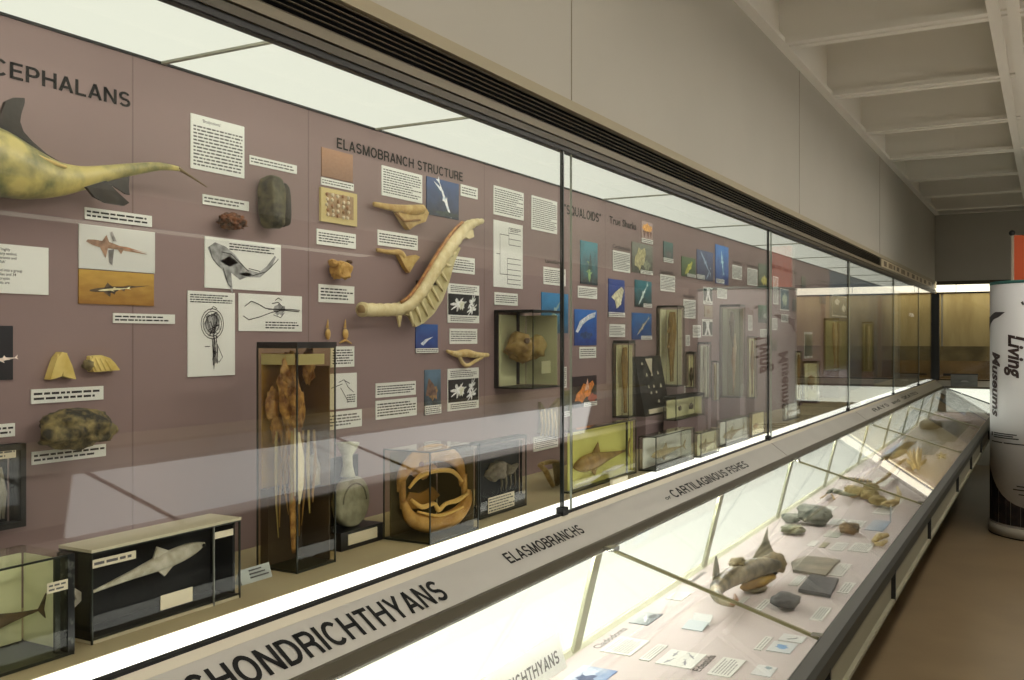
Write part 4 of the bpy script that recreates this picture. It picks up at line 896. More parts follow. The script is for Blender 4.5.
def inside(o, a, b, c=0.5):
    """a point inside a jar: a along its front (0..1), b its height (0..1), c depth (0 back .. 1 front)"""
    xb, xf, y0, y1, z0, z1 = o['dims']; return Vector((xb + (xf - xb) * c, y0 + (y1 - y0) * a, z0 + (z1 - z0) * b))
def in_tube(o, pts, name, m, flat=0.6, n=10, c=0.5):
    """pts (a, b, radius in m)"""
    mb = MB(); mb.tube([inside(o, a, b, c) for a, b, r in pts], [r for a, b, r in pts], n, flat, up=(1, 0, 0)); return add(o, mb, name, m)
def in_poly(o, pts, name, m, c=0.5, t=0.004):
    mb = MB(); mb.prism([inside(o, a, b, c) for a, b in pts], (t, 0, 0)); return add(o, mb, name, m)
pale_fish = mat('pale_fish', (196, 182, 140), 0.45, col2=(160, 142, 100), scale=30, bump=0.2)
grey_fish = mat('grey_fish', (182, 178, 160), 0.5, col2=(150, 142, 120), scale=30, bump=0.2)
brown_fish = mat('brown_fish', (128, 100, 52), 0.5, col2=(166, 134, 76), scale=26, bump=0.3)
dark_fish = mat('dark_fish', (62, 50, 34), 0.5, col2=(100, 82, 54), scale=26, bump=0.3)
amber = mat('amber_tissue', (116, 72, 28), 0.45, col2=(206, 164, 96), scale=38, bump=0.5)
brd_y = mat('pale_yellow_card', (240, 238, 206), 0.7)
brd_w = mat('pale_green_card', (238, 240, 228), 0.7)
brd_k = mat('black_card', (20, 20, 22), 0.7)
def fish_in(o, m, a0=0.12, a1=0.9, b=0.5, r=0.03, tilt=0.0, flip=False, c=0.55, fins=True):
    prof = [(0, 0.15), (0.06, 0.55), (0.16, 0.9), (0.3, 1.0), (0.45, 0.82), (0.6, 0.55), (0.78, 0.3), (0.92, 0.16), (1, 0.08)]
    f = lambda t: (a1 + (a0 - a1) * t) if flip else (a0 + (a1 - a0) * t)
    bd_ = in_tube(o, smoothpts([(f(t), b + tilt * (t - 0.5) * (-1 if flip else 1), r * q) for t, q in prof], 3), 'fish_body', m, 0.7, 12, c)
    if fins:
        bb = lambda t: b + tilt * (t - 0.5) * (-1 if flip else 1)
        xb, xf, y0, y1, z0, z1 = o['dims']; hh = r / (z1 - z0)
        in_poly(o, [(f(0.3), bb(0.3) + hh * 0.8), (f(0.42), bb(0.42) + hh * 2.0), (f(0.46), bb(0.46) + hh * 0.6)], 'dorsal_fin', m, c).parent = bd_
        in_poly(o, [(f(0.96), bb(0.96)), (f(1.06), bb(1) + hh * 1.4), (f(1.03), bb(1)), (f(1.05), bb(1) - hh * 0.9)], 'tail_fin', m, c).parent = bd_
        in_poly(o, [(f(0.26), bb(0.26) - hh * 0.6), (f(0.36), bb(0.36) - hh * 1.7), (f(0.42), bb(0.42) - hh * 0.6)], 'pectoral_fin', m, c).parent = bd_
def hang_in(o, m, a=0.5, r=0.028, b0=0.06, b1=0.94, wob=0.1, seed=0, c=0.55, ribs=False):
    rr = random.Random(seed); n = 9; pts = []
    for i in range(n):
        t = i / (n - 1); q = (0.35 + 0.65 * math.sin(PI * min(1, (1 - t) * 1.15 + 0.1))) * rr.uniform(0.7, 1.15)
        pts.append((a + wob * math.sin(t * 4 + seed) * 0.5, b0 + (b1 - b0) * t, r * max(q, 0.25)))
    in_tube(o, smoothpts(pts, 3), 'hanging_specimen', m, 0.6, 10, c)
    if ribs:
        for i in range(2):
            t = 0.55 + 0.22 * i; bb = b0 + (b1 - b0) * t
            xb, xf, y0, y1, z0, z1 = o['dims']; k = r / (y1 - y0)
            for sg in (-1, 1): in_poly(o, [(a + sg * k * 0.4, bb + 0.03), (a + sg * k * 2.2, bb - 0.04), (a + sg * k * 1.6, bb - 0.07), (a + sg * k * 0.4, bb - 0.03)], 'fin', m, c)

# J1 greenish jar cut by the frame
d = (-1.78, onz(ZB, 73, 654).x, 0.70, 0, ZB, 0); xf = d[1]
p = onx(xf, 73, 654); d = (max(ony(p.y, 35, 640).x, xf - 0.16), xf, onx(xf, -95, 700).y, p.y, ZB, onx(xf, 73, 553).z)
o = jar('greenish glass jar at the frame edge holding a slim dark fish', (xf - 0.15, *d[1:]), G_OL, board=mat('pale_olive_card', (222, 224, 186), 0.7), slip=(0.82, 0.96, 0.66, 0.76))
fish_in(o, dark_fish, 0.35, 0.92, 0.42, 0.02, 0.02, False, 0.6)
in_poly(o, [(0.90, 0.04), (0.935, 0.04), (0.935, 0.98), (0.90, 0.98)], 'support_strut', EDGE, 0.9, 0.006)
add(o, MB().box((d[1] - 0.03, d[3] - 0.012, ZB + 0.006), (d[1] + 0.002, d[3] + 0.002, d[5])), 'corner_seal', mat('cracked_black_seal', (12, 12, 12), 0.3, col2=(90, 92, 84), scale=60, lo=0.55, hi=0.7))
# J2 black box with pale top and shark
o = jar('long black backed box with pale lid holding a small white shark', jar_from_px(60, 92, 239.5, 645, 553), G_CL, cap=0.006, capm=mat('pale_lid', (196, 188, 160), 0.5), board=brd_k, slip=(0.0, 0.26, 0.83, 0.92))
xb, xf, y0, y1, z0, z1 = o['dims']
for nm, bx in (('side_panel', ((xb, y0 + 0.001, z0 + 0.006), (xf - 0.006, y0 + 0.004, z1 - 0.001))), ('back_panel', ((xb, y0, z0 + 0.006), (xb + 0.004, y1, z1 - 0.001))), ('floor_panel', ((xb, y0, z0 + 0.006), (xf - 0.004, y1, z0 + 0.01))), ('far_panel', ((xb, y1 - 0.005, z0 + 0.006), (xf - 0.012, y1 - 0.002, z1 - 0.002)))):
    add(o, MB().box(*bx), nm, M['blackbox'])
fish_in(o, mat('white_shark_skin', (206, 200, 184), 0.5, col2=(170, 162, 140), scale=40), 0.0, 0.82, 0.62, 0.0185, 0.26, True, 0.62)
add(o, MB().blob(inside(o, 0.775, 0.755, 0.8), 0.004, 1, 0), 'eye', M['black'])
s = add(o, MB().box((xf + 0.0005, y0 + (y1 - y0) * 0.42, z0 + 0.026), (xf + 0.002, y0 + (y1 - y0) * 0.64, z0 + 0.056)), 'lower_slip', M['paper2'])
add(o, MB().box((xf - 0.002, y1 - 0.075, z1 - 0.03), (xf + 0.001, y1 - 0.02, z1 - 0.016)), 'corner_slip', M['paper2'])
add(o, MB().box((xf - 0.002, y1 - 0.0785, z0), (xf + 0.002, y1 - 0.0755, z1)), 'inner_pane_edge', mat('grey_edge', (110, 112, 104), 0.3))
# label block beside the tall jar
p = onz(ZB, 241, 585.5); q = onz(ZB, 276, 577)
o = tag(MB().prism([(p.x - 0.02, p.y, ZB), (p.x + 0.004, p.y, ZB), (p.x - 0.008, p.y, ZB + 0.034)], (0, q.y - p.y, 0)).build('label_block', mat('pale_blue_label', (186, 194, 188), 0.6)), 'small pale slanted label block on the shelf beside the tall jar', 'label')
mb = MB(); yy = p.y + 0.03
for k in range(3): mb.prism([(p.x + 0.002 - 0.003 * k, yy, ZB + 0.010 + 0.008 * k), (p.x + 0.002 - 0.003 * k, q.y - 0.012 - 0.01 * k, ZB + 0.010 + 0.008 * k), (p.x + 0.001 - 0.003 * k, q.y - 0.012 - 0.01 * k, ZB + 0.013 + 0.008 * k), (p.x + 0.001 - 0.003 * k, yy, ZB + 0.013 + 0.008 * k)], (0.002, 0, 0.001))
mb.build('printed_text', M['ink2'], o)
# J3 tall square jar with amber skeleton
o = jar('tall square glass jar with black lid and amber skeleton preparation', jar_from_px(257.5, 297, 335, 574, 347), G_AM, cap=0.012, slip=None, edges=True)
xb, xf, y0, y1, z0, z1 = o['dims']
add(o, MB().box((xf - 0.004, y0 + 0.008, z1 - 0.045), (xf - 0.002, y1 - 0.04, z1 - 0.018)), 'top_slip', mat('olive_slip', (196, 192, 150), 0.6))
add(o, MB().box((xb + 0.01, y0 + 0.002, z1 - 0.045), (xf - 0.01, y0 + 0.004, z1 - 0.018)), 'side_slip', mat('olive_slip', (196, 192, 150), 0.6))
in_poly(o, [(0.02, 0.36), (0.66, 0.36), (0.66, 0.97), (0.02, 0.97)], 'golden_sheet', mat('golden_sheet', (196, 166, 96), 0.5, col2=(146, 112, 52), scale=12, detail=6), 0.08)
for k in range(3): in_tube(o, [(0.05 + 0.035 * k, 0.64 - 0.05 * k, 0.002), (0.06 + 0.035 * k, 0.5, 0.006), (0.05 + 0.04 * k, 0.34, 0.002)], 'white_fin_highlight', mat('white_fin_highlight', (230, 226, 204), 0.3), 0.5, 8, 0.9)  # pale strips paint bright highlights into the jar
in_poly(o, [(0.66, 0.05), (1.0 - 0.03, 0.05), (0.97, 0.97), (0.66, 0.97)], 'dark_board', mat('dark_brown_card', (58, 46, 34), 0.6), 0.06)
add(o, MB().box((xb + 0.004, y0 + 0.006, z0 + 0.008), (xb + 0.03, y1 - 0.006, z0 + 0.2)), 'dark_block', mat('dark_brown_card', (58, 46, 34), 0.6))
add(o, MB().box((xb + 0.03, y1 - 0.012, z0 + 0.008), (xf - 0.01, y1 - 0.008, z0 + 0.2)), 'dark_end', mat('dark_brown_card', (58, 46, 34), 0.6))
add(o, MB().box((xb + 0.012, y1 - 0.012, z0 + 0.2), (xf - 0.01, y1 - 0.008, z1 - 0.05)), 'amber_end', mat('amber_end_sheet', (112, 84, 46), 0.6, col2=(84, 62, 36), scale=10))
rr = random.Random(11)
for k in range(13):
    add(o, MB().blob(inside(o, 0.06 + 0.6 * rr.random(), 0.55 + 0.36 * rr.random(), 0.3 + 0.4 * rr.random()), (0.012, 0.02, 0.04), k, 0.6, 2.4, 3), 'amber_tissue', amber)
in_tube(o, smoothpts([(0.35, 0.95, 0.02), (0.3, 0.82, 0.034), (0.42, 0.7, 0.04), (0.4, 0.58, 0.02), (0.38, 0.4, 0.012), (0.4, 0.2, 0.01), (0.42, 0.06, 0.006)]), 'vertebral_column', amber, 0.6)
for k, a in enumerate((0.08, 0.15, 0.22, 0.3, 0.38, 0.46, 0.54, 0.62)):
    in_tube(o, [(a, 0.62, 0.004), (a + 0.04 * math.sin(k * 2), 0.48, 0.007), (a - 0.05 * math.sin(k), 0.30 + 0.03 * (k % 3), 0.004), (a + 0.05 * math.cos(k * 3), 0.14 + 0.05 * (k % 4), 0.0015)], 'fin_ray', mat('amber_ray', (140, 110, 54), 0.4) if k % 3 else mat('olive_ray', (160, 146, 92), 0.5), 0.5, 8, 0.4 + 0.06 * k)
in_tube(o, [(0.14, 0.62, 0.004), (0.18, 0.5, 0.016), (0.2, 0.38, 0.01), (0.16, 0.3, 0.003)], 'white_fin_highlight', mat('white_fin_highlight', (230, 226, 204), 0.3), 0.4, 8, 0.9)
in_tube(o, [(0.7, 0.5, 0.01), (0.78, 0.44, 0.022), (0.82, 0.36, 0.014)], 'grey_fin', grey_fish, 0.4, 8, 0.7)
# J4 black stand with pale disc
d4 = jar_from_px(333, 341, 383, 552, 463)
xb, xf, y0, y1, z0, z1 = d4
o = empty('vertebra_stand', ((xb + xf) / 2, (y0 + y1) / 2, ZB), 'black stand with a round pale vertebra disc and a white spool', 'specimen stand'); o['dims'] = list(d4)
xb = xf - 0.1
add(o, MB().box((xb, y0, z0), (xf, y1, z0 + 0.05)), 'base', M['blackbox'])
add(o, MB().box((xb, y0, z0 + 0.05), (xb + 0.01, y1, z1)), 'back_panel', M['blackbox'])
discm = mat('grey_disc', (150, 148, 120), 0.6, col2=(116, 112, 86), scale=26, bump=0.5)
cx_, cy_, cz_ = xb + 0.05, (y0 + y1) / 2 - 0.004, z0 + 0.05 + 0.072
mb = MB()
for r0, r1, x0, x1 in ((0.062, 0.062, 0.0, 0.03),):
    mb.tube([(cx_, cy_, cz_), (cx_ + 0.022, cy_, cz_), (cx_ + 0.026, cy_, cz_)], [0.072, 0.072, 0.064], 28, 1, up=(0, 0, 1))
add(o, mb, 'vertebra_disc', discm)
for k in range(3): add(o, MB().tube([(cx_ + 0.0265, cy_ + 0.052 * math.cos(t), cz_ + 0.052 * math.sin(t)) for t in [PI * 0.3 * k + i * 0.18 for i in range(8)]], 0.0025, 6), 'disc_ring', mat('disc_ring', (96, 92, 70), 0.7))
add(o, MB().box((xf - 0.002, y0 + 0.03, z0 + 0.012), (xf + 0.002, y1 - 0.03, z0 + 0.042)), 'label_plate', M['paper2'])
mb = MB(); cz2 = z0 + 0.194
mb.tube([(cx_ + 0.01, cy_ - 0.012, cz2), (cx_ + 0.01, cy_ - 0.012, cz2 + 0.03), (cx_ + 0.01, cy_ - 0.014, cz2 + 0.06), (cx_ + 0.01, cy_ - 0.012, cz2 + 0.085), (cx_ + 0.01, cy_ - 0.012, cz2 + 0.095)], [0.022, 0.014, 0.015, 0.03, 0.034], 14)
add(o, mb, 'white_spool', mat('pale_spool', (210, 210, 186), 0.6, col2=(176, 174, 146), scale=30, bump=0.4))
# J5 jaw jar
o = jar('big low glass jar holding wide orange open shark jaws', jar_from_px(384, 430, 478, 545, 452), glass('pale_amber_fluid', (0.95, 0.92, 0.80), 1.45), board=mat('dark_olive_card', (84, 74, 46), 0.7))
jm_ = mat('orange_jaw', (152, 110, 48), 0.45, col2=(198, 158, 90), scale=18, bump=0.4)
xb, xf, y0, y1, z0, z1 = o['dims']
def ring(a_c, b_c, ra, rb, t0, t1, r, nm, c0=0.4, c1=0.8, m=jm_):
    pts = []
    for i in range(15):
        t = math.radians(t0 + (t1 - t0) * i / 14)
        pts.append(inside(o, a_c + ra * math.cos(t), b_c + rb * math.sin(t), c0 + (c1 - c0) * abs(math.sin(PI * i / 14))))
    mb = MB(); mb.tube(pts, [r * (0.55 + 0.45 * math.sin(PI * i / 14)) for i in range(15)], 10); add(o, mb, nm, m)
def crescent(pts, r, nm, m, flat=0.5, c=0.0):
    q = smoothpts([(a, b, r * k) for a, b, k in pts], 4); mb = MB()
    mb.tube([inside(o, a, b, 0.24 + 0.56 * a + c) for a, b, _ in q], [_ for a, b, _ in q], 12, flat, up=(1, 0, 0)); add(o, mb, nm, m)
crescent([(0.10, 0.52, .5), (0.14, 0.72, .9), (0.30, 0.86, 1.1), (0.52, 0.92, 1.15), (0.74, 0.88, 1.1), (0.90, 0.74, .9), (0.94, 0.50, .5)], 0.023, 'upper_jaw', jm_, 0.7, -0.06)
crescent([(0.08, 0.42, .5), (0.16, 0.24, 1.0), (0.34, 0.15, 1.3), (0.55, 0.13, 1.3), (0.78, 0.18, 1.2), (0.93, 0.32, .9), (0.95, 0.46, .5)], 0.021, 'lower_jaw', jm_, 0.8, 0.06)
pg_ = mat('pale_gum', (214, 178, 104), 0.4)
crescent([(0.14, 0.44, .6), (0.28, 0.34, 1), (0.44, 0.36, .8), (0.5, 0.28, 1), (0.6, 0.34, .8), (0.76, 0.36, 1), (0.9, 0.42, .6)], 0.0075, 'gum_line', pg_, 1, 0.12)
crescent([(0.16, 0.56, .6), (0.3, 0.68, 1), (0.52, 0.72, 1), (0.74, 0.69, 1), (0.88, 0.56, .6)], 0.007, 'gum_line', pg_, 1, 0.04)
crescent([(0.2, 0.3, .6), (0.5, 0.22, 1), (0.82, 0.28, .6)], 0.005, 'gum_line', pg_, 1, 0.16)
in_poly(o, [(0.16, 0.4), (0.3, 0.3), (0.6, 0.28), (0.86, 0.38), (0.7, 0.5), (0.45, 0.46), (0.25, 0.5)], 'jaw_membrane', mat('jaw_membrane', (150, 112, 52), 0.5), 0.25, 0.006)
for sg, cc in ((0.1, 0.3), (0.94, 0.76)): in_tube(o, [(sg, 0.64, 0.010), (sg - 0.005, 0.48, 0.012), (sg, 0.34, 0.010)], 'jaw_hinge', jm_, 0.8, 10, cc)
add(o, MB().blob(inside(o, 0.5, 0.72, 0.3), (0.02, 0.06, 0.022), 3, 0.4, 2, 3), 'palate', jm_)
add(o, MB().blob(inside(o, 0.2, 0.83, 0.6), (0.008, 0.009, 0.007), 3, 0.3, 2, 2), 'red_tissue', mat('dark_red', (110, 40, 18), 0.5))
# J6 box with grey skull
dj = jar_from_px(470, 480, 526, 520, 445)
o = jar('black backed display box with a grey brown skull and paper slip', dj, G_CL, cap=0.006, board=brd_k, slip=(0.16, 0.72, 0.05, 0.26), capm=EDGE)
sk_m = mat('grey_skull', (120, 110, 90), 0.6, col2=(86, 76, 58), scale=24, bump=0.5)
add(o, MB().blob(inside(o, 0.42, 0.58, 0.5), (0.03, 0.06, 0.032), 5, 0.3, 1.6, 4), 'skull', sk_m)
in_tube(o, [(0.6, 0.58, 0.024), (0.78, 0.55, 0.016), (0.92, 0.6, 0.006)], 'snout', sk_m, 0.8)
for k in range(4): in_tube(o, [(0.5 + 0.1 * k, 0.52, 0.005), (0.52 + 0.1 * k, 0.38, 0.004), (0.5 + 0.1 * k, 0.3, 0.002)], 'gill_arch', sk_m, 0.8, 8, 0.7)
add(o, MB().box((dj[0], dj[2], ZB + 0.006), (dj[1] - 0.004, dj[3], ZB + 0.04)), 'inner_step', M['blackbox'])
# J7 yellow jar with skull on the board
xc = -1.774; yb = onx(xc, 533, 389.5).y
d7 = (A + 0.002, xc, yb, onx(xc, 560.5, 389).y, onx(xc, 533, 389.5).z, onx(xc, 533, 311).z)
o = jar('yellow jar with black edges holding a brown skull, high on the board', d7, G_OL, cap=0.006, board=mat('pale_lime_card', (222, 224, 184), 0.7))
for e_ in (0.0,): add(o, MB().box((A + 0.002, d7[2] - 0.003, d7[4]), (A + 0.018, d7[2], d7[5])), 'corner_seal', M['black'])
add(o, MB().box((A + 0.02, d7[2] + 0.15, d7[4] + 0.01), (A + 0.024, d7[2] + 0.17, d7[5])), 'dark_strut', M['black'])
skl = mat('brown_skull', (124, 96, 44), 0.5, col2=(178, 150, 88), scale=22, bump=0.5)
xb, xf, y0, y1, z0, z1 = o['dims']
add(o, MB().blob((xb + 0.075, y0 + 0.075, z0 + 0.165), (0.055, 0.066, 0.056), 7, 0.28, 1.5, 4), 'skull', skl)
add(o, MB().blob((xb + 0.11, y0 + 0.155, z0 + 0.165), (0.03, 0.062, 0.048), 9, 0.3, 1.8, 3), 'snout', mat('yellow_skull', (186, 166, 100), 0.5, col2=(156, 128, 66), scale=30, bump=0.4))
add(o, MB().tube([(xb + 0.06, y0 + 0.02, z0 + 0.13), (xb + 0.09, y0 + 0.07, z0 + 0.112), (xb + 0.11, y0 + 0.15, z0 + 0.125)], [0.01, 0.014, 0.006], 8), 'lower_jaw', skl)
add(o, MB().blob((xb + 0.122, y0 + 0.05, z0 + 0.19), (0.008, 0.02, 0.013), 3, 0.4, 2, 2), 'eye_socket', mat('dark_bone', (92, 64, 40), 0.6))
add(o, MB().box((xf + 0.0005, y0 + 0.07, z0 + 0.06), (xf + 0.0015, y0 + 0.15, z0 + 0.11)), 'faded_slip', mat('faded_slip', (176, 176, 134), 0.7))
# black framed box at the frame edge on the board
p = frame_panel(-30, 25, 443, 526, True); yb0 = onx(A + 0.06, -38, 480).y; y2 = onx(A + 0.06, 25, 480).y
d8 = (A + 0.002, A + 0.06, yb0, y2, onx(A + 0.06, 25, 526).z, onx(A + 0.06, 25, 443).z)
o = jar('black framed specimen box on the board at the frame edge', d8, G_CL, cap=None, board=brd_k, slip=(0.1, 0.84, 0.84, 0.95))
fw_ = 0.012
for bx in (((A + 0.04, yb0, d8[4]), (A + 0.064, yb0 + fw_, d8[5])), ((A + 0.04, y2 - fw_, d8[4]), (A + 0.064, y2, d8[5])), ((A + 0.04, yb0, d8[4]), (A + 0.064, y2, d8[4] + fw_)), ((A + 0.04, yb0, d8[5] - fw_), (A + 0.064, y2, d8[5]))): add(o, MB().box(*bx), 'frame_bar', M['black'])
add(o, MB().blob(inside(o, 0.5, 0.42, 0.5), (0.012, 0.02, 0.016), 3, 0.4, 2, 3), 'orange_tissue', amber)
for k in range(3): in_tube(o, [(0.62 + 0.06 * k, 0.72, 0.003), (0.66 + 0.07 * k, 0.4, 0.006), (0.66 + 0.06 * k, 0.1, 0.003)], 'white_strand', grey_fish, 0.6, 8)

# ================================================================== second bay: stepped plinths and jars
mv = mat('mauve_plinth', (142, 122, 124), 0.7)
def step(label, u0, u1, vfront, z1, x0, x1, cat='plinth'):
    y0 = onx(x1, u0, vfront).y; y1 = onx(x1, u1, vfront).y
    return tag(MB().box((x0, y0, ZB), (x1, y1, z1)).build('step_plinth', mv), label, cat)
# a tiered block at the back that carries the tall jars
XP1, XP0 = A + 0.005, A + 0.14
def on_back(label, u0, u1, vt, vb, depth, **k):
    """jar standing against the back board; returns jar root"""
    depth = 0.14
    while True:
        x1 = A + 0.006 + depth; y0, y1 = onx(A + 0.006, u0, vb).y, onx(x1, u1, vb).y
        if y1 - y0 > depth * 0.9 or depth < 0.03: break
        depth -= 0.004
    y1 = max(y1, y0 + 0.03); dd = (A + 0.006, x1, y0, y1, ony(y0, (u0 + u1) / 2, vb).z if False else E + (onx(x1, u1, vb).z - E), E + (onx(x1, u0, vt).z - E))
    if k.pop('stand', True): 
        pm = tag(MB().box((A + 0.002, y0, ZB), (x1, y1, dd[4] - 0.0005)).build('jar_plinth', mv), k.pop('plabel'), 'plinth')
    else: k.pop('plabel', None)
    return jar(label, dd, rim=True, **k)
capk = dict(cap=0.012)
o = on_back('narrow yellow jar with black lid, first after the reef animal photograph', 613, 635, 343, 417, 0.09, gm=G_YE, board=brd_y, plabel='mauve plinth under the first narrow yellow jar', **capk)
hang_in(o, brown_fish, 0.42, 0.022, seed=1); hang_in(o, brown_fish, 0.68, 0.018, seed=2)
o = on_back('tall wide jar with brown hanging fish above the mauve step', 657, 684, 305, 386, 0.1, gm=G_OL, board=brd_y, plabel='mauve step under the tall jar of brown fish', cap=0.008)
hang_in(o, brown_fish, 0.4, 0.03, seed=3, ribs=True); hang_in(o, brown_fish, 0.74, 0.026, seed=4)
o = on_back('short yellow jar with black lid between two taller jars', 686, 696, 354, 388, 0.08, gm=G_YE, board=brd_y, plabel='mauve plinth under the short yellow jar', **capk)
hang_in(o, dark_fish, 0.5, 0.018, b1=0.6, seed=5)
o = on_back('slim dark capped jar right of the short yellow jar', 698, 711, 344, 398, 0.08, gm=G_OL, board=brd_w, plabel='mauve plinth under the slim dark capped jar', **capk)
hang_in(o, grey_fish, 0.5, 0.02, seed=6)
o = on_back('pale low jar with a light strip left of the tallest jar', 711.5, 719, 362, 401, 0.1, gm=G_CL, board=brd_y, plabel='mauve plinth under the pale low jar', cap=0.004)
hang_in(o, pale_fish, 0.35, 0.02, seed=7); in_poly(o, [(0.6, 0.04), (0.95, 0.04), (0.95, 0.96), (0.6, 0.96)], 'white_board', brd_w, 0.8)
o = on_back('tallest grey jar of the second bay with a dark branching skeleton', 720, 745, 304, 397, 0.09, gm=G_CL, board=mat('grey_olive_card', (150, 152, 124), 0.7), plabel='mauve plinth under the tallest grey jar', **capk)
hang_in(o, dark_fish, 0.3, 0.03, 0.5, 0.94, 0.3, 8); hang_in(o, pale_fish, 0.7, 0.024, 0.1, 0.7, 0.2, 9); hang_in(o, brown_fish, 0.45, 0.02, 0.05, 0.6, 0.1, 19)
o = on_back('narrow yellow jar right of the tallest grey jar', 747, 757, 337, 398, 0.08, gm=G_YE, board=brd_y, plabel='mauve plinth under the narrow yellow jar by the second joint', cap=0.004)
hang_in(o, brown_fish, 0.5, 0.02, seed=10)
# black slanted board of teeth
yb0, yb1 = onx(A + 0.03, 634.5, 358).y, min(onx(A + 0.03, 663, 358).y, onx(A + 0.006, 657, 380).y - 0.012)
x1 = ony(yb0, 645, 416).x; zb, zt = onx(x1, 645, 417).z, onx(A + 0.03, 634.5, 357).z
tag(MB().box((A + 0.002, yb0, ZB), (x1 + 0.004, yb1, zb)).build('jar_plinth', mv), 'mauve plinth under the sloping black board of teeth', 'plinth')
o = empty('tooth_board', ((A + x1) / 2, (yb0 + yb1) / 2, zb), 'sloping black board with rows of small white shark teeth', 'specimen board')
add(o, MB().prism([(x1, yb0, zb + 0.0005), (A + 0.03, yb0, zt), (A + 0.01, yb0, zt), (A + 0.01, yb0, zb + 0.0005)], (0, yb1 - yb0, 0)), 'board', M['blackbox'])
dv = Vector((A + 0.03 - x1, 0, zt - zb)); nv = Vector((dv.z, 0, -dv.x)).normalized()
def on_board(a, b, l=0.002): return Vector((x1, yb0 + (yb1 - yb0) * a, zb)) + dv * b + nv * l
for (a, b, s) in ((0.2, 0.86, .01), (0.3, 0.66, .014), (0.5, 0.66, .016), (0.75, 0.68, .014), (0.3, 0.46, .012), (0.5, 0.46, .012), (0.78, 0.45, .016), (0.36, 0.36, .01), (0.56, 0.36, .01), (0.6, 0.2, .012)):
    add(o, MB().prism([on_board(a - s * 1.6, b), on_board(a + s * 1.6, b), on_board(a + s * 0.4, b + s * 2.4), on_board(a, b + s * 4)], nv * 0.006), 'mounted_tooth', mat('white_tooth', (206, 200, 176), 0.4))
add(o, MB().prism([on_board(0.36, 0.96), on_board(0.62, 0.96), on_board(0.5, 0.70)], nv * 0.003), 'paper_pointer', M['paper2'])
add(o, MB().prism([on_board(0.15, 0.03), on_board(0.92, 0.03), on_board(0.92, 0.11), on_board(0.15, 0.11)], nv * 0.003), 'label_plate', M['paper2'])
text_card('white card on the back board below the sloping tooth board', 668, 672, 360, 372)
# yellow light frame
x1 = A + 0.2; z0 = onx(x1, 676, 421).z; y0, y1 = onx(x1, 676, 421).y, onx(x1, 704, 421).y
tag(MB().box((A + 0.13, y0, ZB), (x1 + 0.01, y1, z0 - 0.0005)).build('jar_plinth', mv), 'mauve plinth under the yellow box of two dark specimens', 'plinth')
o = jar('yellow fronted box with dark frame and two dark specimens', (A + 0.13, x1, y0, y1, z0, onx(x1, 676, 399).z), G_CL, cap=0.012, rim=True, board=mat('bright_lime_card', (240, 238, 186), 0.7))
add(o, MB().blob(inside(o, 0.3, 0.5, 0.6), (0.008, 0.016, 0.014), 2, 0.4, 2, 3), 'dark_specimen', dark_fish); add(o, MB().blob(inside(o, 0.7, 0.5, 0.6), (0.008, 0.034, 0.016), 4, 0.5, 2, 3), 'dark_specimen', dark_fish)
text_card('pale card on the step front above the yellow framed box', 671.5, 688.5, 387.5, 394.5)
# low front jars
def low(label, ub, uc, ur, vb, vt, gm, bd, m, r, slip=None, tilt=0.05, b=0.42, cap=None):
    dd = jar_from_px(ub, uc, ur, vb, vt); dd = (max(dd[0], dd[1] - 0.17), *dd[1:])
    o = jar(label, dd, gm, board=bd, slip=slip, cap=cap); fish_in(o, m, 0.08, 0.9, b, r, tilt); return o
o = low('large low yellow jar with a thick brown fish by the glass joint', 563, 572, 636, 494, 431, G_YE, mat('lime_card', (220, 218, 132), 0.7), brown_fish, 0.035)
in_poly(o, [(0.84, 0.03), (0.865, 0.03), (0.865, 0.97), (0.84, 0.97)], 'support_strut', EDGE, 0.85)
in_tube(o, [(0.06, 0.12, 0.003), (0.3, 0.14, 0.009), (0.42, 0.15, 0.003)], 'white_strip', mat('white_fin_highlight', (230, 226, 204), 0.3), 0.5, 8, 0.95); in_tube(o, [(0.45, 0.2, 0.003), (0.65, 0.21, 0.01), (0.8, 0.22, 0.003)], 'white_strip', mat('white_fin_highlight', (230, 226, 204), 0.3), 0.5, 8, 0.95)
low('pale low jar with a small tan fish, second along the front', 639, 656, 694, 472, 437, G_CL, brd_w, pale_fish, 0.02)
low('low yellowish jar third along the front of the second bay', 694, 701, 719, 458, 433, G_OL, brd_y, pale_fish, 0.016)
low('low pale green jar fourth along the front, leaning fish inside', 717, 726, 749, 447, 421, G_CL, brd_w, pale_fish, 0.02, None, 0.14)
low('amber low jar last before the second glass joint', 749, 752, 764, 437, 413, G_AM, brd_y, brown_fish, 0.018)
p = onz(ZB, 610, 485); q = onz(ZB, 626, 480)
tag(MB().box((p.x, p.y, ZB), (p.x + 0.012, q.y, ZB + 0.02)).build('label_block', M['paper2']), 'tiny pale label block before the large low yellow jar', 'label')
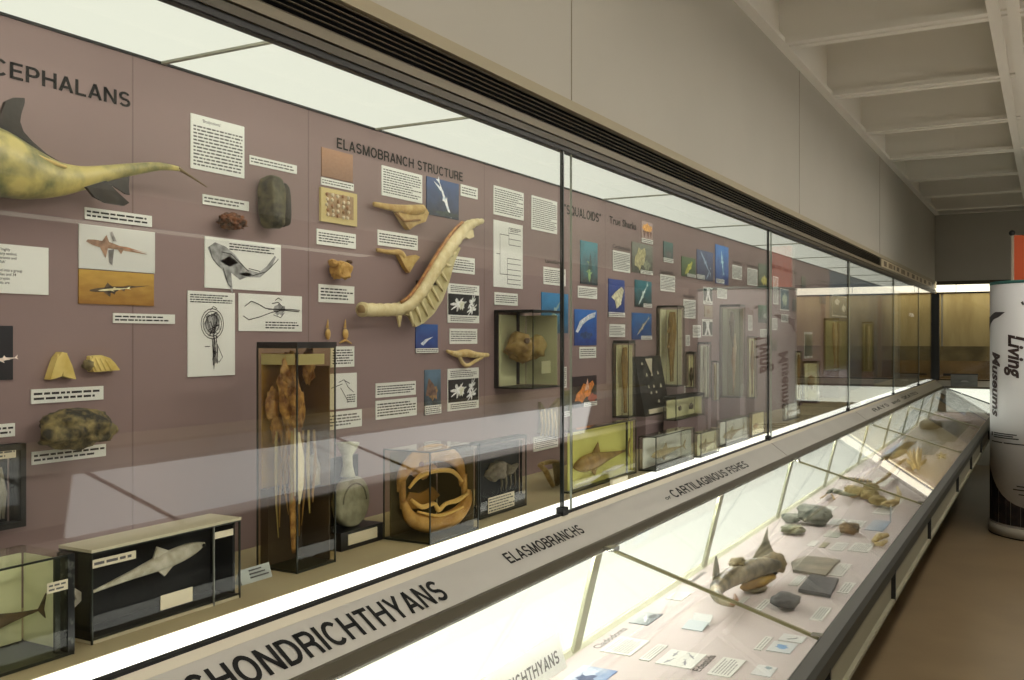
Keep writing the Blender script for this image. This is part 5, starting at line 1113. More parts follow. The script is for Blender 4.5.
# third bay
o = on_back('yellow low jar with brown mass, third bay', 803, 820, 364, 401, 0.1, gm=G_YE, board=brd_y, plabel='mauve plinth under the third bay yellow jar', **capk)
add(o, MB().blob(inside(o, 0.5, 0.5), (0.02, 0.09, 0.06), 3, 0.4, 2, 3), 'brown_mass', brown_fish)
o = on_back('tall olive jar with many hanging strands, third bay', 824, 848, 318, 370, 0.1, gm=G_OL, board=mat('olive_card', (170, 166, 112), 0.7), plabel='mauve plinth under the tall olive jar', **capk)
for k in range(4): hang_in(o, (brown_fish, pale_fish)[k % 2], 0.2 + 0.2 * k, 0.03, seed=20 + k)
o = on_back('tall yellow jar left of the third bay yellow jar', 795, 802, 352, 400, 0.08, gm=G_YE, board=brd_y, plabel='mauve plinth under the tall third bay jar', cap=0.004)
hang_in(o, brown_fish, 0.5, 0.03, seed=31)
low('pale low jar first along the front of the third bay', 783, 788, 800, 421, 404, G_CL, brd_w, pale_fish, 0.02)
o = on_back('dark olive jar in the fourth bay with pale strands', 862, 874, 322, 372, 0.1, gm=G_OL, board=mat('olive_card', (170, 166, 112), 0.7), plabel='mauve plinth under the fourth bay jar', **capk)
for k in range(3): hang_in(o, pale_fish, 0.25 + 0.25 * k, 0.03, seed=40 + k)

# ================================================================== cards and specimens on the deck of the desk case
def c4(q, x0, y0, s):
    return [(x0 + a / s, y0 + b / s) for a, b in q]
def deck_quad(q):
    """four pixel corners (near-left first, then up, right, down in any order) -> centre, width along Y, depth along X, matrix"""
    P = [onz(DK, u, v) for u, v in q]
    ylo = sorted(p.y for p in P); xlo = sorted(p.x for p in P)
    y0, y1 = (ylo[0] + ylo[1]) / 2, (ylo[2] + ylo[3]) / 2; x0, x1 = (xlo[0] + xlo[1]) / 2, (xlo[2] + xlo[3]) / 2
    x0 = max(x0, -1.33); x1 = min(x1, -0.606)
    c = Vector(((x0 + x1) / 2, (y0 + y1) / 2, DK + 0.0006))
    mw = Matrix(((0, -1, 0, c.x), (1, 0, 0, c.y), (0, 0, 1, c.z), (0, 0, 0, 1)))
    return mw, max(0.02, y1 - y0), max(0.02, x1 - x0)
def deck_card(label, q, tx=True, head=None, pitch=0.010):
    mw, w, h = deck_quad(q)
    o = tag(plate(w, h).build('text_card', M['paper'], mw=mw), label, 'label')
    if tx: words(MB(), -w * 0.42, w * 0.42, -h * 0.4, h * 0.4, 0.0034, pitch).build('printed_text', mat('faint_ink', (150, 149, 146), 0.7), o)
    return o
def deck_photo(label, q, c1, c2, shapes=(), cat='photograph', name='photograph', tilt=0):
    mw, w, h = deck_quad(q)
    o = tag(plate(w, h).build(name, picmat(name + '_deck', c1, c2, 4), mw=mw), label, cat)
    for i, (pl, cx, cy, sx, sy, rot, col) in enumerate(shapes):
        mb = MB(); flat_poly(mb, poly_xf(pl, cx * w, cy * h, sx * w, sy * h, rot), 0.0036 + 0.0003 * i); mb.build('printed_figure', mat('print_ink', col, 0.55), o)
    return o
D = lambda *q: c4(q, 512, 510, 4)
Q6 = lambda *q: c4(q, 640, 590, 5.689)
K4 = lambda *q: c4(q, 740, 540, 4.857)
N7 = lambda *q: c4(q, 770, 490, 6.8)
deck_photo('grey photograph of a shark at the deck back, near the heading', D((440, 445), (497, 400), (600, 425), (535, 467)), (96, 104, 110), (190, 196, 196), [(SHARK, 0, 0, 0.36, 0.3, 0.3, (214, 216, 218)), (LUMP, 0.2, -0.2, 0.2, 0.2, 0, (60, 66, 70))])
deck_card('white card on the deck below the grey shark photograph', D((358, 567), (430, 505), (548, 530), (470, 588)))
deck_card('narrow white strip on the deck between card and line drawing', D((505, 600), (590, 538), (622, 548), (548, 608)))
o = deck_card('cream sheet of small fish outline drawings on the deck', D((572, 610), (650, 555), (780, 590), (705, 643)), False)
mw, w, h = deck_quad(D((572, 610), (650, 555), (780, 590), (705, 643)))
for k, (x, y) in enumerate(((-0.25, 0.22), (0.22, 0.25), (-0.2, -0.2), (0.24, -0.18))):
    mb = MB(); flat_poly(mb, poly_xf(SHARK, x * w, y * h, 0.2 * w, 0.14 * h, 0.3 * (k - 1)), 0.0036); mb.build('printed_figure', mat('line_grey', (150, 152, 158), 0.7), o)
deck_card('white card on the deck right of the Edestids lettering', D((780, 655), (850, 590), (933, 607), (870, 678)))
deck_card('faint white card on the deck against the back cove', D((615, 355), (665, 325), (715, 340), (670, 368)))
deck_card('narrow white strip left of the blue and white picture', Q6((650, 340), (715, 265), (752, 275), (692, 350)), True)
deck_photo('white picture card with a blue blot near the rail', Q6((715, 345), (770, 290), (905, 318), (840, 368)), (214, 218, 220), (226, 228, 226), [(LUMP, 0, 0, 0.24, 0.3, 0.4, (112, 164, 214))])
deck_photo('white card with a dark hook shape touching the rail', Q6((790, 278), (832, 240), (945, 284), (905, 318)), (222, 224, 222), (230, 230, 228), [([(-1, 0.8), (-0.5, 1), (-0.3, 0), (0.2, -0.6), (0.0, -0.9), (-0.6, -0.3)], 0, 0, 0.2, 0.3, 0.5, (70, 76, 80))])
deck_photo('bluish picture at the bottom edge below the leaning name card', [(556, 676), (600, 664), (622, 678), (575, 695)], (110, 140, 186), (206, 214, 224), [(LUMP, -0.1, 0, 0.3, 0.3, 0.3, (70, 84, 120)), (LUMP, 0.2, 0.1, 0.2, 0.24, 0, (196, 206, 222))])
deck_photo('white card with a small teal figure near the bottom rail', Q6((640, 480), (668, 425), (775, 448), (745, 505)), (224, 226, 226), (230, 230, 228), [(LUMP, 0.28, -0.1, 0.16, 0.22, 0.3, (120, 150, 160))])
# lettering on the deck (part of the desk case)
desk = bpy.data.objects['desk_display_case']
def deck_text(s, u0, v0, u1, v1, h, m='ink2'):
    p, q = onz(DK, u0, v0), onz(DK, u1, v1)
    mb = MB(); add_text(mb, s, (p.x, p.y, DK + 0.0004), (0, 1, 0), (-1, 0, 0), (0, 0, 1), h, q.y - p.y, 0.012, lift=0.0006)
    local(mb, desk.location).build('deck_lettering', M[m], desk)
deck_text('Cladodonts', 599, 649, 628, 629, 0.028)
deck_text('Edestids', 700, 672, 721, 657, 0.028, 'ink')
deck_text('Symmoriids', 689, 585, 709, 573, 0.028)
# folded bluish tent label
p = onz(DK, 681, 629); q = onz(DK, 716, 618); r = onz(DK, 702, 631.5)
o = empty('folded_label', (p.x, p.y, DK), 'folded pale blue tent label standing alone on the deck', 'label')
L = 0.15; W = 0.10
bl = mat('pale_blue_card', (196, 206, 210), 0.6)
P0 = onz(DK, 697, 627)
add(o, MB().prism([P0 + Vector((-0.04, -0.05, 0.0006)), P0 + Vector((0.035, -0.05, 0.0006)), P0 + Vector((0.035, 0.03, 0.012)), P0 + Vector((-0.04, 0.03, 0.012))], (0, 0, 0.003)), 'lower_leaf', bl)
add(o, MB().prism([P0 + Vector((-0.035, 0.03, 0.0006)), P0 + Vector((0.035, 0.03, 0.0006)), P0 + Vector((0.035, 0.075, 0.026)), P0 + Vector((-0.035, 0.075, 0.026))], (0, 0, 0.003)), 'raised_leaf', mat('white_leaf', (232, 234, 232), 0.6))
# leaning name card at the bottom
b1 = onz(DK, 562, 667); t1 = ony(b1.y, 553.5, 632.5)
dn = Vector((t1.x - b1.x, 0, t1.z - b1.z)); hh = dn.length; dn.normalize()
ln = 0.93
nn = Vector((dn.z, 0, -dn.x)).normalized()
mw = Matrix(((0, dn.x, nn.x, b1.x + nn.x * 0.002 + 0.012), (1, 0, 0, b1.y - ln / 2), (0, dn.z, nn.z, DK + 0.001), (0, 0, 0, 1)))
o = tag(MB().box((-ln / 2, 0, 0), (ln / 2, hh, 0.003)).build('name_card', M['paper'], mw=mw), 'long white name card leaning at the back of the desk case', 'label')
mb = MB(); add_text(mb, 'CHONDRICHTHYANS', (ln / 2 - 0.035 - 0.50, hh * 0.24, 0.003), (1, 0, 0), (0, 1, 0), (0, 0, 1), hh * 0.36, 0.50, 0.01, lift=0.0005)
mb.build('printed_text', M['ink2'], o)

# ---- second deck bay
deck_card('small white strip beside the long dead fish model', c4([(385, 570), (455, 520), (475, 530), (405, 585)], 680, 520, 6.8))
deck_card('white card left of the black oval stone', c4([(505, 605), (585, 540), (630, 550), (545, 625)], 680, 520, 6.8))
deck_card('white card tucked under the dark slate slab', K4((230, 215), (290, 175), (330, 180), (270, 230)))
deck_card('big white card beside the dark slate slab by the rail', K4((470, 250), (520, 205), (560, 215), (520, 270)))
deck_card('white card beside the fossil slab by the rail', K4((420, 168), (480, 110), (545, 125), (490, 185)))
deck_card('white card near the rail right of the black oval stone', K4((340, 385), (390, 325), (440, 335), (400, 400)))
deck_card('bright white small card above the fossil slab', N7((250, 380), (290, 345), (335, 352), (300, 388)), False)
deck_photo('small khaki picture right of the bright white card', N7((330, 390), (370, 358), (405, 365), (375, 398)), (130, 124, 92), (170, 160, 120))
deck_card('white card right of the small khaki picture', N7((395, 410), (460, 355), (540, 368), (490, 418)))
deck_card('wide white card near the rail before the pale jaw', N7((520, 415), (580, 362), (700, 370), (680, 430)))
deck_photo('pale grey picture left of the tan pebble', N7((360, 315), (400, 285), (490, 290), (470, 330)), (170, 176, 160), (206, 206, 196))
deck_card('white card behind the tan pebble', N7((500, 245), (545, 205), (655, 215), (620, 265)))
deck_card('white card right behind the grey fossil lump', N7((385, 230), (430, 195), (515, 205), (475, 250)))
deck_card('small white card at the back left of the grey fossil lump', N7((190, 158), (215, 135), (270, 145), (245, 168)), False)
deck_card('loose white paper behind the grey fossil lump', N7((365, 135), (400, 105), (460, 120), (420, 150)), False)
deck_photo('pale blue picture against the rail with upright clear tag', N7((650, 270), (700, 205), (800, 215), (790, 290)), (150, 168, 190), (190, 198, 208))
p = onz(DK, 891, 522); o = tag(MB().box((p.x - 0.003, p.y - 0.02, DK + 0.005), (p.x, p.y + 0.02, DK + 0.09)).build('clear_tag', mat('frosted_tag', (206, 220, 228), 0.3)), 'upright pale bluish tag standing on the blue picture', 'label')
deck_card('white sheet beyond the bone plates near the rail', [(872, 512), (892, 495), (905, 500), (888, 517)])
deck_card('white sheet left of the far jaw, first beyond the glass bar', [(868, 484), (880, 476), (893, 480), (882, 489)], False)

# ---- stones and fossils on the deck
def deck_rock(label, u0, u1, v0, v1, m, seed, h=None, amp=0.25, sq=0.8, name='fossil', cat='fossil', freq=1.6, dx=0.05):
    c = onz(DK, (u0 + u1) / 2, v1 - (v1 - v0) * 0.35); d = (c - EYE).dot(FW); s = d / F
    rw = (u1 - u0) / 2 * s * 1.12; rh = h or (v1 - v0) / 2 * s * 0.8
    mb = MB().blob((0, 0, 0), (dx, rw, rh), seed, amp, freq, 4, sq)
    zmin = min(p[2] for p in mb.v); o = mb.build(name, m); o.location = (c.x, c.y, DK - zmin + 0.0045)
    return tag(o, label, cat)
deck_rock('black oval stone lying before the long fish', 771, 801, 598, 614.5, mat('black_stone', (52, 52, 54), 0.5, col2=(96, 96, 98), scale=30, bump=0.6), 3, None, 0.2)
deck_rock('grey lumpy fossil with a rounded head on the deck', 801, 828, 511, 532, mat('grey_stone', (86, 92, 84), 0.6, col2=(140, 142, 126), scale=22, bump=0.6), 8, None, 0.3, dx=0.09)
deck_rock('flat greenish fossil fragment in front of the grey lump', 782, 803, 527, 538, mat('green_stone', (112, 114, 90), 0.6, col2=(150, 148, 116), scale=22, bump=0.5), 12, 0.02, 0.3, dx=0.06)
deck_rock('grey tail shaped fragment left of the grey lump', 786, 797, 517, 527, mat('grey_stone', (86, 92, 84), 0.6, col2=(140, 142, 126), scale=22, bump=0.6), 14, 0.025, 0.3, dx=0.05)
deck_rock('small tan pebble like tooth on the white cards', 842, 857, 526, 539, mat('tan_stone', (150, 120, 78), 0.6, col2=(96, 84, 66), scale=30, bump=0.6), 5, None, 0.25, dx=0.05)
def slab(label, q, m, t=0.02, n=4, seed=1):
    P = [onz(DK + t, u, v) for u, v in q]; c = sum(P, Vector()) / len(P); rr = random.Random(seed); pts = []
    for i, p in enumerate(P):
        b = P[(i + 1) % len(P)]
        for k in range(n):
            w_ = p.lerp(b, k / n); pts.append(c + (w_ - c) * (1 + rr.uniform(-0.05, 0.05)))
    mb = MB(); mb.prism([Vector((p.x, p.y, DK + 0.0035)) for p in pts], (0, 0, t)); mb.v = [tuple(Vector(p) - Vector((c.x, c.y, DK))) for p in mb.v]
    o = mb.build('fossil_slab', m); o.location = (c.x, c.y, DK); return tag(o, label, 'fossil')
slab('grey brown flat fossil slab with a pale patch', N7((150, 490), (240, 448), (475, 478), (375, 582), (155, 548)), mat('brown_slab', (104, 102, 92), 0.7, col2=(168, 156, 134), scale=9, bump=0.5, detail=6), 0.011, 3, 2)
slab('dark slate slab with squared corners', K4((285, 240), (345, 170), (475, 190), (440, 270)), mat('slate', (66, 66, 70), 0.7, col2=(96, 94, 96), scale=24, bump=0.4), 0.014, 4, 5)

# ---- the long fish model lying across the deck
o = empty('fish_model', onz(DK, 745, 590), 'grey brown fish model with curled tail and raised fins on the deck', 'fish model')
def dk(u, v, z, ): return onz(DK + z, u, v)
fs_ = mat('grey_green_fish', (70, 66, 52), 0.35, col2=(170, 156, 122), scale=15, bump=0.3, detail=10)
bodyp = smoothpts([(779, 561, 3.5), (775, 565, 8.5), (766, 566, 12.5), (752, 569, 14.5), (738, 574, 14.0), (727, 580, 12), (719, 586, 10), (716, 592, 8), (719, 598, 7), (726, 602, 5.5), (733, 605, 3)], 4)
mb = MB(); mb.tube([dk(u, v, 0.085) for u, v, r in bodyp], [r * 3.0 / F for u, v, r in bodyp], 16, 0.92, up=(0, 0, 1)); add(o, mb, 'body', fs_)
def dkprism(pts, z, t, off=(0, 0, 0)):
    mb = MB(); mb.prism([dk(u, v, z) + Vector(off) for u, v in pts], t); return mb
def upfin(base, tips, nm, m, z=0.09, t=0.006):
    """a fin standing up from the deck: base pixels on height z, tips given as pixels on the vertical plane through the base"""
    a, b = dk(*base[0], z), dk(*base[-1], z); n_ = Vector((0, 0, 1)).cross(b - a).normalized()
    pts = [a] + [onplane(a, n_, u, v) for u, v in tips] + [b]
    mb = MB(); mb.prism(pts, n_ * t); add(o, mb, nm, m)
gf = mat('grey_fin', (150, 148, 128), 0.5, col2=(190, 184, 160), scale=30)
upfin([(753, 558), (776, 557)], [(757, 551), (762, 543), (768, 527), (768, 537), (771, 546), (774, 552)], 'dorsal_fin', gf)
upfin([(714, 588), (720, 583)], [(714, 574), (715, 566), (717, 556), (719, 566), (720, 576)], 'tail_lobe', fs_, 0.07)
add(o, MB().blob(dk(737, 562, 0.15), (0.03, 0.05, 0.014), 4, 0.5, 3, 3), 'back_scutes', mat('tan_scute', (176, 160, 112), 0.6, col2=(120, 104, 70), scale=60, bump=0.6))
ye = mat('yellow_belly', (188, 152, 62), 0.45, col2=(140, 104, 40), scale=16)
mb = MB(); mb.tube([dk(744, 588, 0.03), dk(756, 582, 0.035), dk(770, 576, 0.04)], [0.02, 0.045, 0.03], 12, 0.5, up=(0, 0, 1)); add(o, mb, 'yellow_belly', ye)
add(o, MB().blob(dk(754, 588, 0.014), (0.05, 0.06, 0.014), 6, 0.2, 2, 3), 'pectoral_fin', mat('dark_pectoral', (70, 62, 42), 0.5, col2=(104, 92, 60), scale=20))
mb = MB(); mb.blob(dk(774, 563, 0.085), (0.05, 0.03, 0.045), 9, 0.3, 2, 3); add(o, mb, 'head_bones', mat('head_bone', (170, 152, 112), 0.5, col2=(96, 80, 56), scale=36, bump=0.6))
mb = MB(); mb.tube([dk(776, 571, 0.06), dk(772, 573, 0.05), dk(768, 574, 0.05)], [0.012, 0.014, 0.01], 8); add(o, mb, 'mouth', mat('dark_mouth', (40, 34, 26), 0.6))
mb = MB(); mb.tube([dk(u, v, 0.1) for u, v in ((733, 604), (736, 600), (735, 594))], [0.012, 0.01, 0.004], 8, 0.5); add(o, mb, 'tail_tip', mat('orange_tail', (150, 104, 70), 0.5))

# ---- bones and dried fish beyond the second glass bar
def deck_solid(label, cat, name, u, v): return empty(name, onz(DK, u, v), label, cat)
def dtube(o, pts, name, m, flat=1.0, z=0.03, n=10, up=(0, 0, 1)):
    P = [dk(u, v, z) for u, v, r in pts]; R = [r * (p - EYE).dot(FW) / F for p, (u, v, r) in zip(P, pts)]
    mb = MB(); mb.tube(P, R, n, flat, up=up); add(o, mb, name, m)
R8 = lambda *q: [(790 + a / 6.4, 440 + b / 6.4, c) for a, b, c in q]
o = deck_solid('dark green dried fish with tan fins at the deck back', 'dried fish', 'dried_fish', 838, 492)
dtube(o, smoothpts(R8((235, 340, 1), (270, 325, 3), (320, 335, 3.4), (370, 350, 2.4), (430, 352, 1))), 'fish_body', mat('green_dried', (66, 74, 58), 0.5, col2=(112, 112, 80), scale=24, bump=0.3), 0.8, 0.05)
for q in (R8((240, 325, .8), (265, 345, 1), (285, 380, .8)), R8((250, 330, .8), (225, 355, 1), (195, 372, .8)), R8((350, 350, 1), (400, 365, 2), (440, 350, 1))): dtube(o, q, 'dried_fin', M['bone'], 0.6, 0.03)
o = deck_solid('long spiny dark dried skin laid along the deck', 'dried fish', 'spiny_skin', 850, 480)
dtube(o, smoothpts(R8((318, 245, 1.2), (370, 245, 2.2), (430, 255, 2.8), (490, 262, 2), (525, 265, 1))), 'skin_strip', mat('dark_spiny', (58, 58, 46), 0.6, col2=(120, 112, 80), scale=60, bump=0.8), 0.7, 0.05)
for k in range(7): dtube(o, R8((340 + k * 26, 246 + k * 3, 0.9), (342 + k * 26, 230 + k * 3, 0.3)), 'spine', M['bone'], 1, 0.07, 6)
o = deck_solid('broad tan bony plates in a row on the deck', 'bone', 'bone_plates', 868, 490)
for k, (a, b, r) in enumerate(((400, 320, 5), (450, 330, 6), (510, 350, 6), (560, 385, 6), (520, 300, 5))):
    c = dk(790 + a / 6.4, 440 + b / 6.4, 0.042); add(o, MB().blob(c, (0.05, 0.06, 0.028), 60 + k, 0.35, 2, 3, 0.8), 'bony_plate', mat('tan_plate', (178, 160, 100), 0.6, col2=(140, 120, 70), scale=26, bump=0.5))
o = deck_solid('white upright jaw bones standing in a V', 'jaw', 'white_jaw', 893, 497)
dtube(o, R8((590, 408, 2), (630, 395, 3), (680, 390, 3.2), (700, 345, 2.4), (685, 295, 1)), 'jaw_branch', M['cream_bone'], 0.7, 0.05)
dtube(o, R8((590, 408, 2), (640, 420, 3), (690, 400, 2)), 'jaw_branch', M['cream_bone'], 0.7, 0.03)
o = deck_solid('tan long bone crossing the deck under the light reflection', 'bone', 'long_bone', 880, 478)
dtube(o, smoothpts(R8((560, 275, 1.4), (610, 240, 2), (650, 200, 2.2), (700, 150, 1.8), (740, 118, 1))), 'bone_shaft', mat('brown_bone', (136, 110, 62), 0.6, col2=(180, 156, 100), scale=40), 0.8, 0.05)
o = deck_solid('ragged tan skeleton tuft standing on the far deck', 'skeleton', 'skeleton_tuft', 917, 466)
rr = random.Random(21)
for k in range(16):
    a0, b0 = 805 + rr.uniform(-25, 25), 175 + rr.uniform(-15, 15); a1, b1 = 812 + rr.uniform(-70, 65), 85 + rr.uniform(-40, 50)
    dtube(o, R8((a0, b0, 1.2), ((a0 + a1) / 2 + rr.uniform(-10, 10), (b0 + b1) / 2, 2.0), (a1, b1, 0.8)), 'bone_ray', M['bone'] if k % 3 else M['cream_bone'], 0.8, 0.05 + 0.003 * k, 8)
o = deck_solid('green brown dried fish behind the ragged tuft', 'dried fish', 'dried_fish', 898, 462)
dtube(o, smoothpts(R8((570, 124, 1), (620, 112, 3.4), (680, 92, 4), (740, 70, 2))), 'fish_body', mat('green_brown', (110, 98, 60), 0.5, col2=(160, 142, 92), scale=26, bump=0.4), 0.8, 0.06)
o = deck_solid('small yellow starlike bone near the far rail', 'bone', 'yellow_bone', 942, 455)
for k in range(5):
    t = k * 2 * PI / 5 + 0.4; dtube(o, R8((970, 100, 1.6), (970 + 36 * math.cos(t), 100 - 24 * math.sin(t), 0.7)), 'bone_prong', mat('yellow_bone', (206, 178, 92), 0.55, col2=(228, 206, 128), scale=20, bump=0.3), 0.8, 0.03, 8)
deck_photo('dark picture mat on the far deck', [(893, 450), (912, 438), (945, 444), (930, 458)], (90, 100, 110), (120, 126, 130))
deck_photo('blue tinted sheet behind the ragged tuft', [(884, 452), (905, 440), (916, 444), (898, 457)], (150, 166, 190), (180, 190, 206))
deck_photo('long dark mat in the last deck bay', [(902, 437), (922, 417), (968, 425), (955, 444)], (70, 74, 72), (96, 98, 94))
deck_rock('dark humped specimen on the mat of the last deck bay', 918, 942, 424, 433, mat('dark_hump', (56, 56, 50), 0.6, col2=(92, 88, 74), scale=24, bump=0.5), 33, 0.05, 0.25, dx=0.12)
# pale jaw by the rail
o = deck_solid('pale jaw with grey edge lying by the rail', 'jaw', 'pale_jaw', 884, 541)
mb = MB(); mb.tube([dk(874, 541, 0.03), dk(880, 536, 0.04), dk(887, 535, 0.04)], [0.014, 0.024, 0.016], 10, 0.7); add(o, mb, 'upper_jaw', M['cream_bone'])
mb = MB(); mb.tube([dk(875, 544, 0.016), dk(881, 544, 0.02), dk(886, 541, 0.02)], [0.012, 0.016, 0.012], 10, 0.7); add(o, mb, 'lower_jaw', M['cream_bone'])

# ================================================================== round banner, orange banner, end case plaque
BC = Vector((0.014, 10.34, 0)); BR = 0.515
o = empty('banner_column', BC, 'round white printed banner column standing on the floor at right', 'banner column')
def cyl(mb, r, z0, z1, n=64): 
    mb.rings([[(r * math.cos(2 * PI * k / n), r * math.sin(2 * PI * k / n), z) for k in range(n)] for z in (z0, z1)], True); return mb
HB = 2.35
cyl(MB(), BR, 0.09, HB).build('printed_skin', mat('banner_white', (216, 216, 216), 0.55), o)
cyl(MB(), BR + 0.012, 0.0, 0.1).build('base_ring', mat('grey_base', (168, 162, 148), 0.5), o)
cyl(MB(), BR - 0.004, HB, HB + 0.004).build('top_disc', mat('banner_white', (216, 216, 216), 0.55), o)
cyl(MB(), BR + 0.003, HB - 0.022, HB + 0.006).build('teal_rim', mat('teal_band', (52, 110, 104), 0.5), o)
cyl(MB(), BR + 0.013, 0.0, 0.012).build('dark_foot', M['black'], o)
def wrap(phi, z, r=BR + 0.006):
    """phi: degrees round from the column's left outline towards the camera side"""
    a = math.radians(phi); return (-r * math.cos(a), -r * math.sin(a), z)
def wrap_text(s, phi_base, phi_top, z_top, z_bot, shear, bold):
    """text running downwards, tops of letters towards larger phi; phi_base = baseline"""
    vs, fs = text2d(s, 1.0, z_top - z_bot, bold, shear)
    return MB().add([wrap(phi_base + (phi_top - phi_base) * y, z_top - x) for x, y in vs], fs)
def zc(v, d=8.87): return E + (HV - v) / F * d
wrap_text('Living', 49, 66, zc(334.5), zc(378), 0.25, 0.035).build('banner_lettering', mat('banner_brown', (52, 34, 32), 0.6), o)
wrap_text('Museums', 22, 37, zc(352), zc(418), 0.25, 0.035).build('banner_lettering', mat('banner_brown', (52, 34, 32), 0.6), o)
def patch(pts, name, m, r=BR + 0.003):
    """outline in (degrees, height) laid on the round skin in narrow upright slices"""
    lo, hi = min(p[0] for p in pts), max(p[0] for p in pts); n = max(2, int((hi - lo) / 1.5)); vs = []
    for i in range(n + 1):
        x = lo + (hi - lo) * (0.001 + 0.998 * i / n); ys = []
        for k in range(len(pts)):
            p, q = pts[k], pts[(k + 1) % len(pts)]
            if (p[0] - x) * (q[0] - x) <= 0 and p[0] != q[0]: ys.append(p[1] + (q[1] - p[1]) * (x - p[0]) / (q[0] - p[0]))
        vs += [wrap(x, min(ys), r), wrap(x, max(ys), r)]
    mb = MB(); mb.add(vs, [(2 * i, 2 * i + 2, 2 * i + 3, 2 * i + 1) for i in range(n)], True); return mb.build(name, m, o)
patch([(2, zc(316)), (12, zc(316)), (28, zc(311.5)), (44, zc(312)), (34, zc(317)), (24, zc(319)), (14, zc(324)), (6, zc(331)), (2, zc(332))], 'printed_tail', mat('print_dark', (66, 62, 64), 0.6))
# spiral shell emblem
sp = MB(); 
pts = []
for i in range(40):
    t = i / 39 * 4.2 * PI; r = 0.02 + 0.05 * (1 - i / 39)
    pts.append(wrap(74 + math.degrees(r * math.cos(t) / BR), zc(312) + r * math.sin(t), BR + 0.002))
sp.tube(pts, [0.011 * (1.2 - i / 39) for i in range(40)], 6, 0.2); sp.build('shell_emblem', mat('shell_brown', (142, 112, 92), 0.6), o)
patch([(62, zc(303)), (65, zc(301)), (66, zc(305)), (63, zc(306))], 'emblem_dot', mat('print_dark', (66, 62, 64), 0.6))
# small logo lines
dk_ = mat('logo_ink', (40, 40, 42), 0.6)
patch([(18, zc(434)), (22, zc(434)), (22, zc(438)), (18, zc(438))], 'logo_mark', dk_)
for k, (a, b, v) in enumerate(((24, 58, 434.5), (24, 54, 436.5), (24, 60, 438.5), (19, 40, 443.5), (42, 66, 443.5))):
    patch([(a, zc(v - 0.6)), (b, zc(v - 0.6)), (b, zc(v + 0.5)), (a, zc(v + 0.5))], 'logo_line', dk_)
# landscape picture at the bottom with a curved upper edge
pic = mat('banner_picture', (24, 22, 24), 0.6, col2=(78, 62, 58), scale=14, detail=8, lo=0.45, hi=0.75)
def skinpatch(p0, p1, zlo, zhi_f, name, m, r):
    n = 26; mb = MB(); vs = []
    for i in range(n + 1):
        p = p0 + (p1 - p0) * i / n; vs += [wrap(p, zlo, r), wrap(p, zhi_f(p), r)]
    mb.add(vs, [(2 * i, 2 * i + 2, 2 * i + 3, 2 * i + 1) for i in range(n)], True); mb.build(name, m, o)
skinpatch(-20, 200, 0.12, lambda p: 0.12 + max(0.10, 0.42 * math.exp(-((p + 10) / 42.0) ** 2) + 0.16), 'printed_picture', pic, BR + 0.0012)
for k, (a, b, v) in enumerate(((58, 84, 485), (54, 88, 488.5), (60, 90, 493))):
    patch([(a, zc(v - 0.7)), (b, zc(v - 0.7)), (b, zc(v + 0.4)), (a, zc(v + 0.4))], 'printed_stroke', dk_, BR + 0.006)

# orange banner behind the column
q0, q1 = ony(11.02, 1012.5, 235), ony(11.02, 1012.5, 282)
ob = empty('orange_banner', (q0.x + 0.1, 11.02, 0), 'tall orange banner with a dark pole behind the white column', 'banner')
add(ob, MB().box((q0.x + 0.015, 11.020, 0.6), (q0.x + 0.24, 11.021, q0.z - 0.005)), 'banner_sheet', mat('orange_cloth', (206, 84, 36), 0.6))
add(ob, MB().tube([(q0.x, 11.0205, 0.02), (q0.x, 11.0205, q0.z)], 0.014, 10), 'pole', mat('pale_pole', (180, 168, 150), 0.4))
add(ob, MB().blob((q0.x - 0.004, 11.0205, q0.z + 0.02), 0.03, 1, 0.05), 'pole_knob', M['black'])
add(ob, MB().box((q0.x - 0.12, 10.97, 0.0), (q0.x + 0.3, 11.07, 0.025)), 'foot', M['black'])

# grey picture plaque on the end fascia with a dark flat holder behind it
a, b = ony(YE - 0.13, 950.5, 391), ony(YE - 0.13, 977.5, 375)
o = empty('picture_plaque', ((a.x + b.x) / 2, YE - 0.13, a.z), 'grey picture plaque leaning on the end case fascia', 'plaque')
zf = E - 0.672
pz0 = E - 0.671
add(o, MB().prism([(a.x, YE - 0.125, pz0), (b.x, YE - 0.125, pz0), (b.x, YE - 0.085, b.z), (a.x, YE - 0.085, b.z)], (0, 0.012, 0)), 'plate', picmat('plaque_print', (96, 96, 92), (132, 132, 126), 4))
mb = MB(); mb.prism([(a.x + 0.12, YE - 0.1135, pz0 + 0.06), (b.x - 0.1, YE - 0.1135, pz0 + 0.06), (b.x - 0.14, YE - 0.110, pz0 + 0.085), (a.x + 0.15, YE - 0.110, pz0 + 0.085)], (0, -0.0025, 0.0)); add(o, mb, 'printed_figure', mat('pale_print', (150, 150, 144), 0.6))
add(o, MB().box((a.x - 0.1, YE - 0.06, b.z - 0.02), (b.x, YE - 0.02, b.z + 0.012)), 'holder', M['black'])
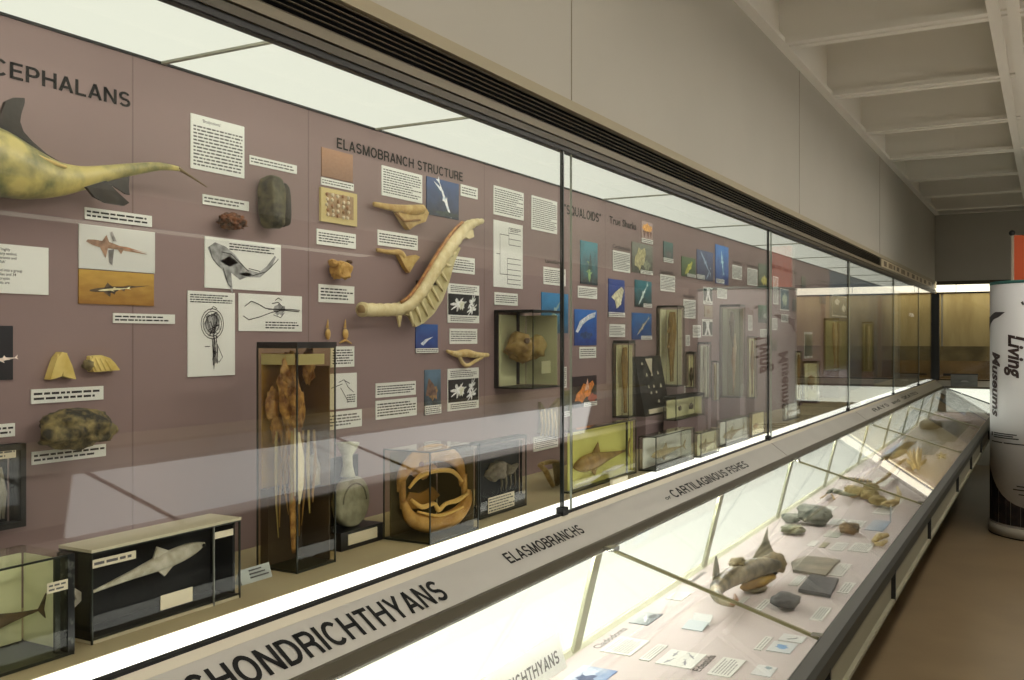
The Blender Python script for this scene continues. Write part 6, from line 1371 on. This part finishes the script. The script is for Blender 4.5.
add(o, MB().box((a.x + 0.05, YE - 0.05, E - 0.6), (a.x + 0.08, YE - 0.03, b.z)), 'holder_foot', M['black'])
# strip of small pictures over the far part of the left case, above its header
y0, y1 = onx(G, 881, 268).y, 14.4
o = empty('picture_strip', (G, y0, (ZL0 + ZL1) / 2), 'cream strip of small pictures along the far header of the left case', 'sign')
add(o, MB().box((G - 0.0015, y0, ZL0 + 0.002), (G + 0.006, y1, ZL1 - 0.002)), 'strip', mat('cream_strip', (206, 192, 160), 0.6))
rr = random.Random(3); y = y0 + 0.15
k = 0
while y < y1 - 0.3:
    l = rr.uniform(0.12, 0.35); z0 = ZL0 + 0.012 + rr.uniform(0, 0.012)
    add(o, MB().box((G + 0.006, y, z0), (G + 0.0075, y + l, ZL1 - 0.016)), 'printed_picture', mat('strip_print', ((70, 60, 50), (112, 92, 70), (60, 66, 64))[k % 3], 0.6, col2=(150, 130, 100), scale=12)); y += l + rr.uniform(0.06, 0.3); k += 1

# ================================================================== camera, world, render look
cam = bpy.data.cameras.new('camera'); co = bpy.data.objects.new('camera', cam); COL.objects.link(co)
co.matrix_world = Matrix(((RT.x, 0, -FW.x, 0), (RT.y, 0, -FW.y, 0), (0, 1, 0, E), (0, 0, 0, 1)))
cam.sensor_width = 36; cam.lens = F / 1024 * 36; cam.shift_y = -2.0 / 1024; cam.clip_start = 0.05; cam.clip_end = 60
SC.camera = co
w = bpy.data.worlds.new('room_air'); SC.world = w; w.use_nodes = True
w.node_tree.nodes['Background'].inputs['Color'].default_value = (1, 0.92, 0.78, 1)
w.node_tree.nodes['Background'].inputs['Strength'].default_value = 0.05
SC.view_settings.view_transform = 'Standard'; SC.view_settings.look = 'None'
SC.view_settings.exposure = 0.0; SC.view_settings.gamma = 1.0; SC.view_settings.use_curve_mapping = False
cy = SC.cycles
cy.max_bounces = 12; cy.diffuse_bounces = 4; cy.glossy_bounces = 5; cy.transmission_bounces = 4; cy.transparent_max_bounces = 48
cy.caustics_reflective = False; cy.caustics_refractive = False
cy.sample_clamp_indirect = 4.0
cy.use_denoising = True
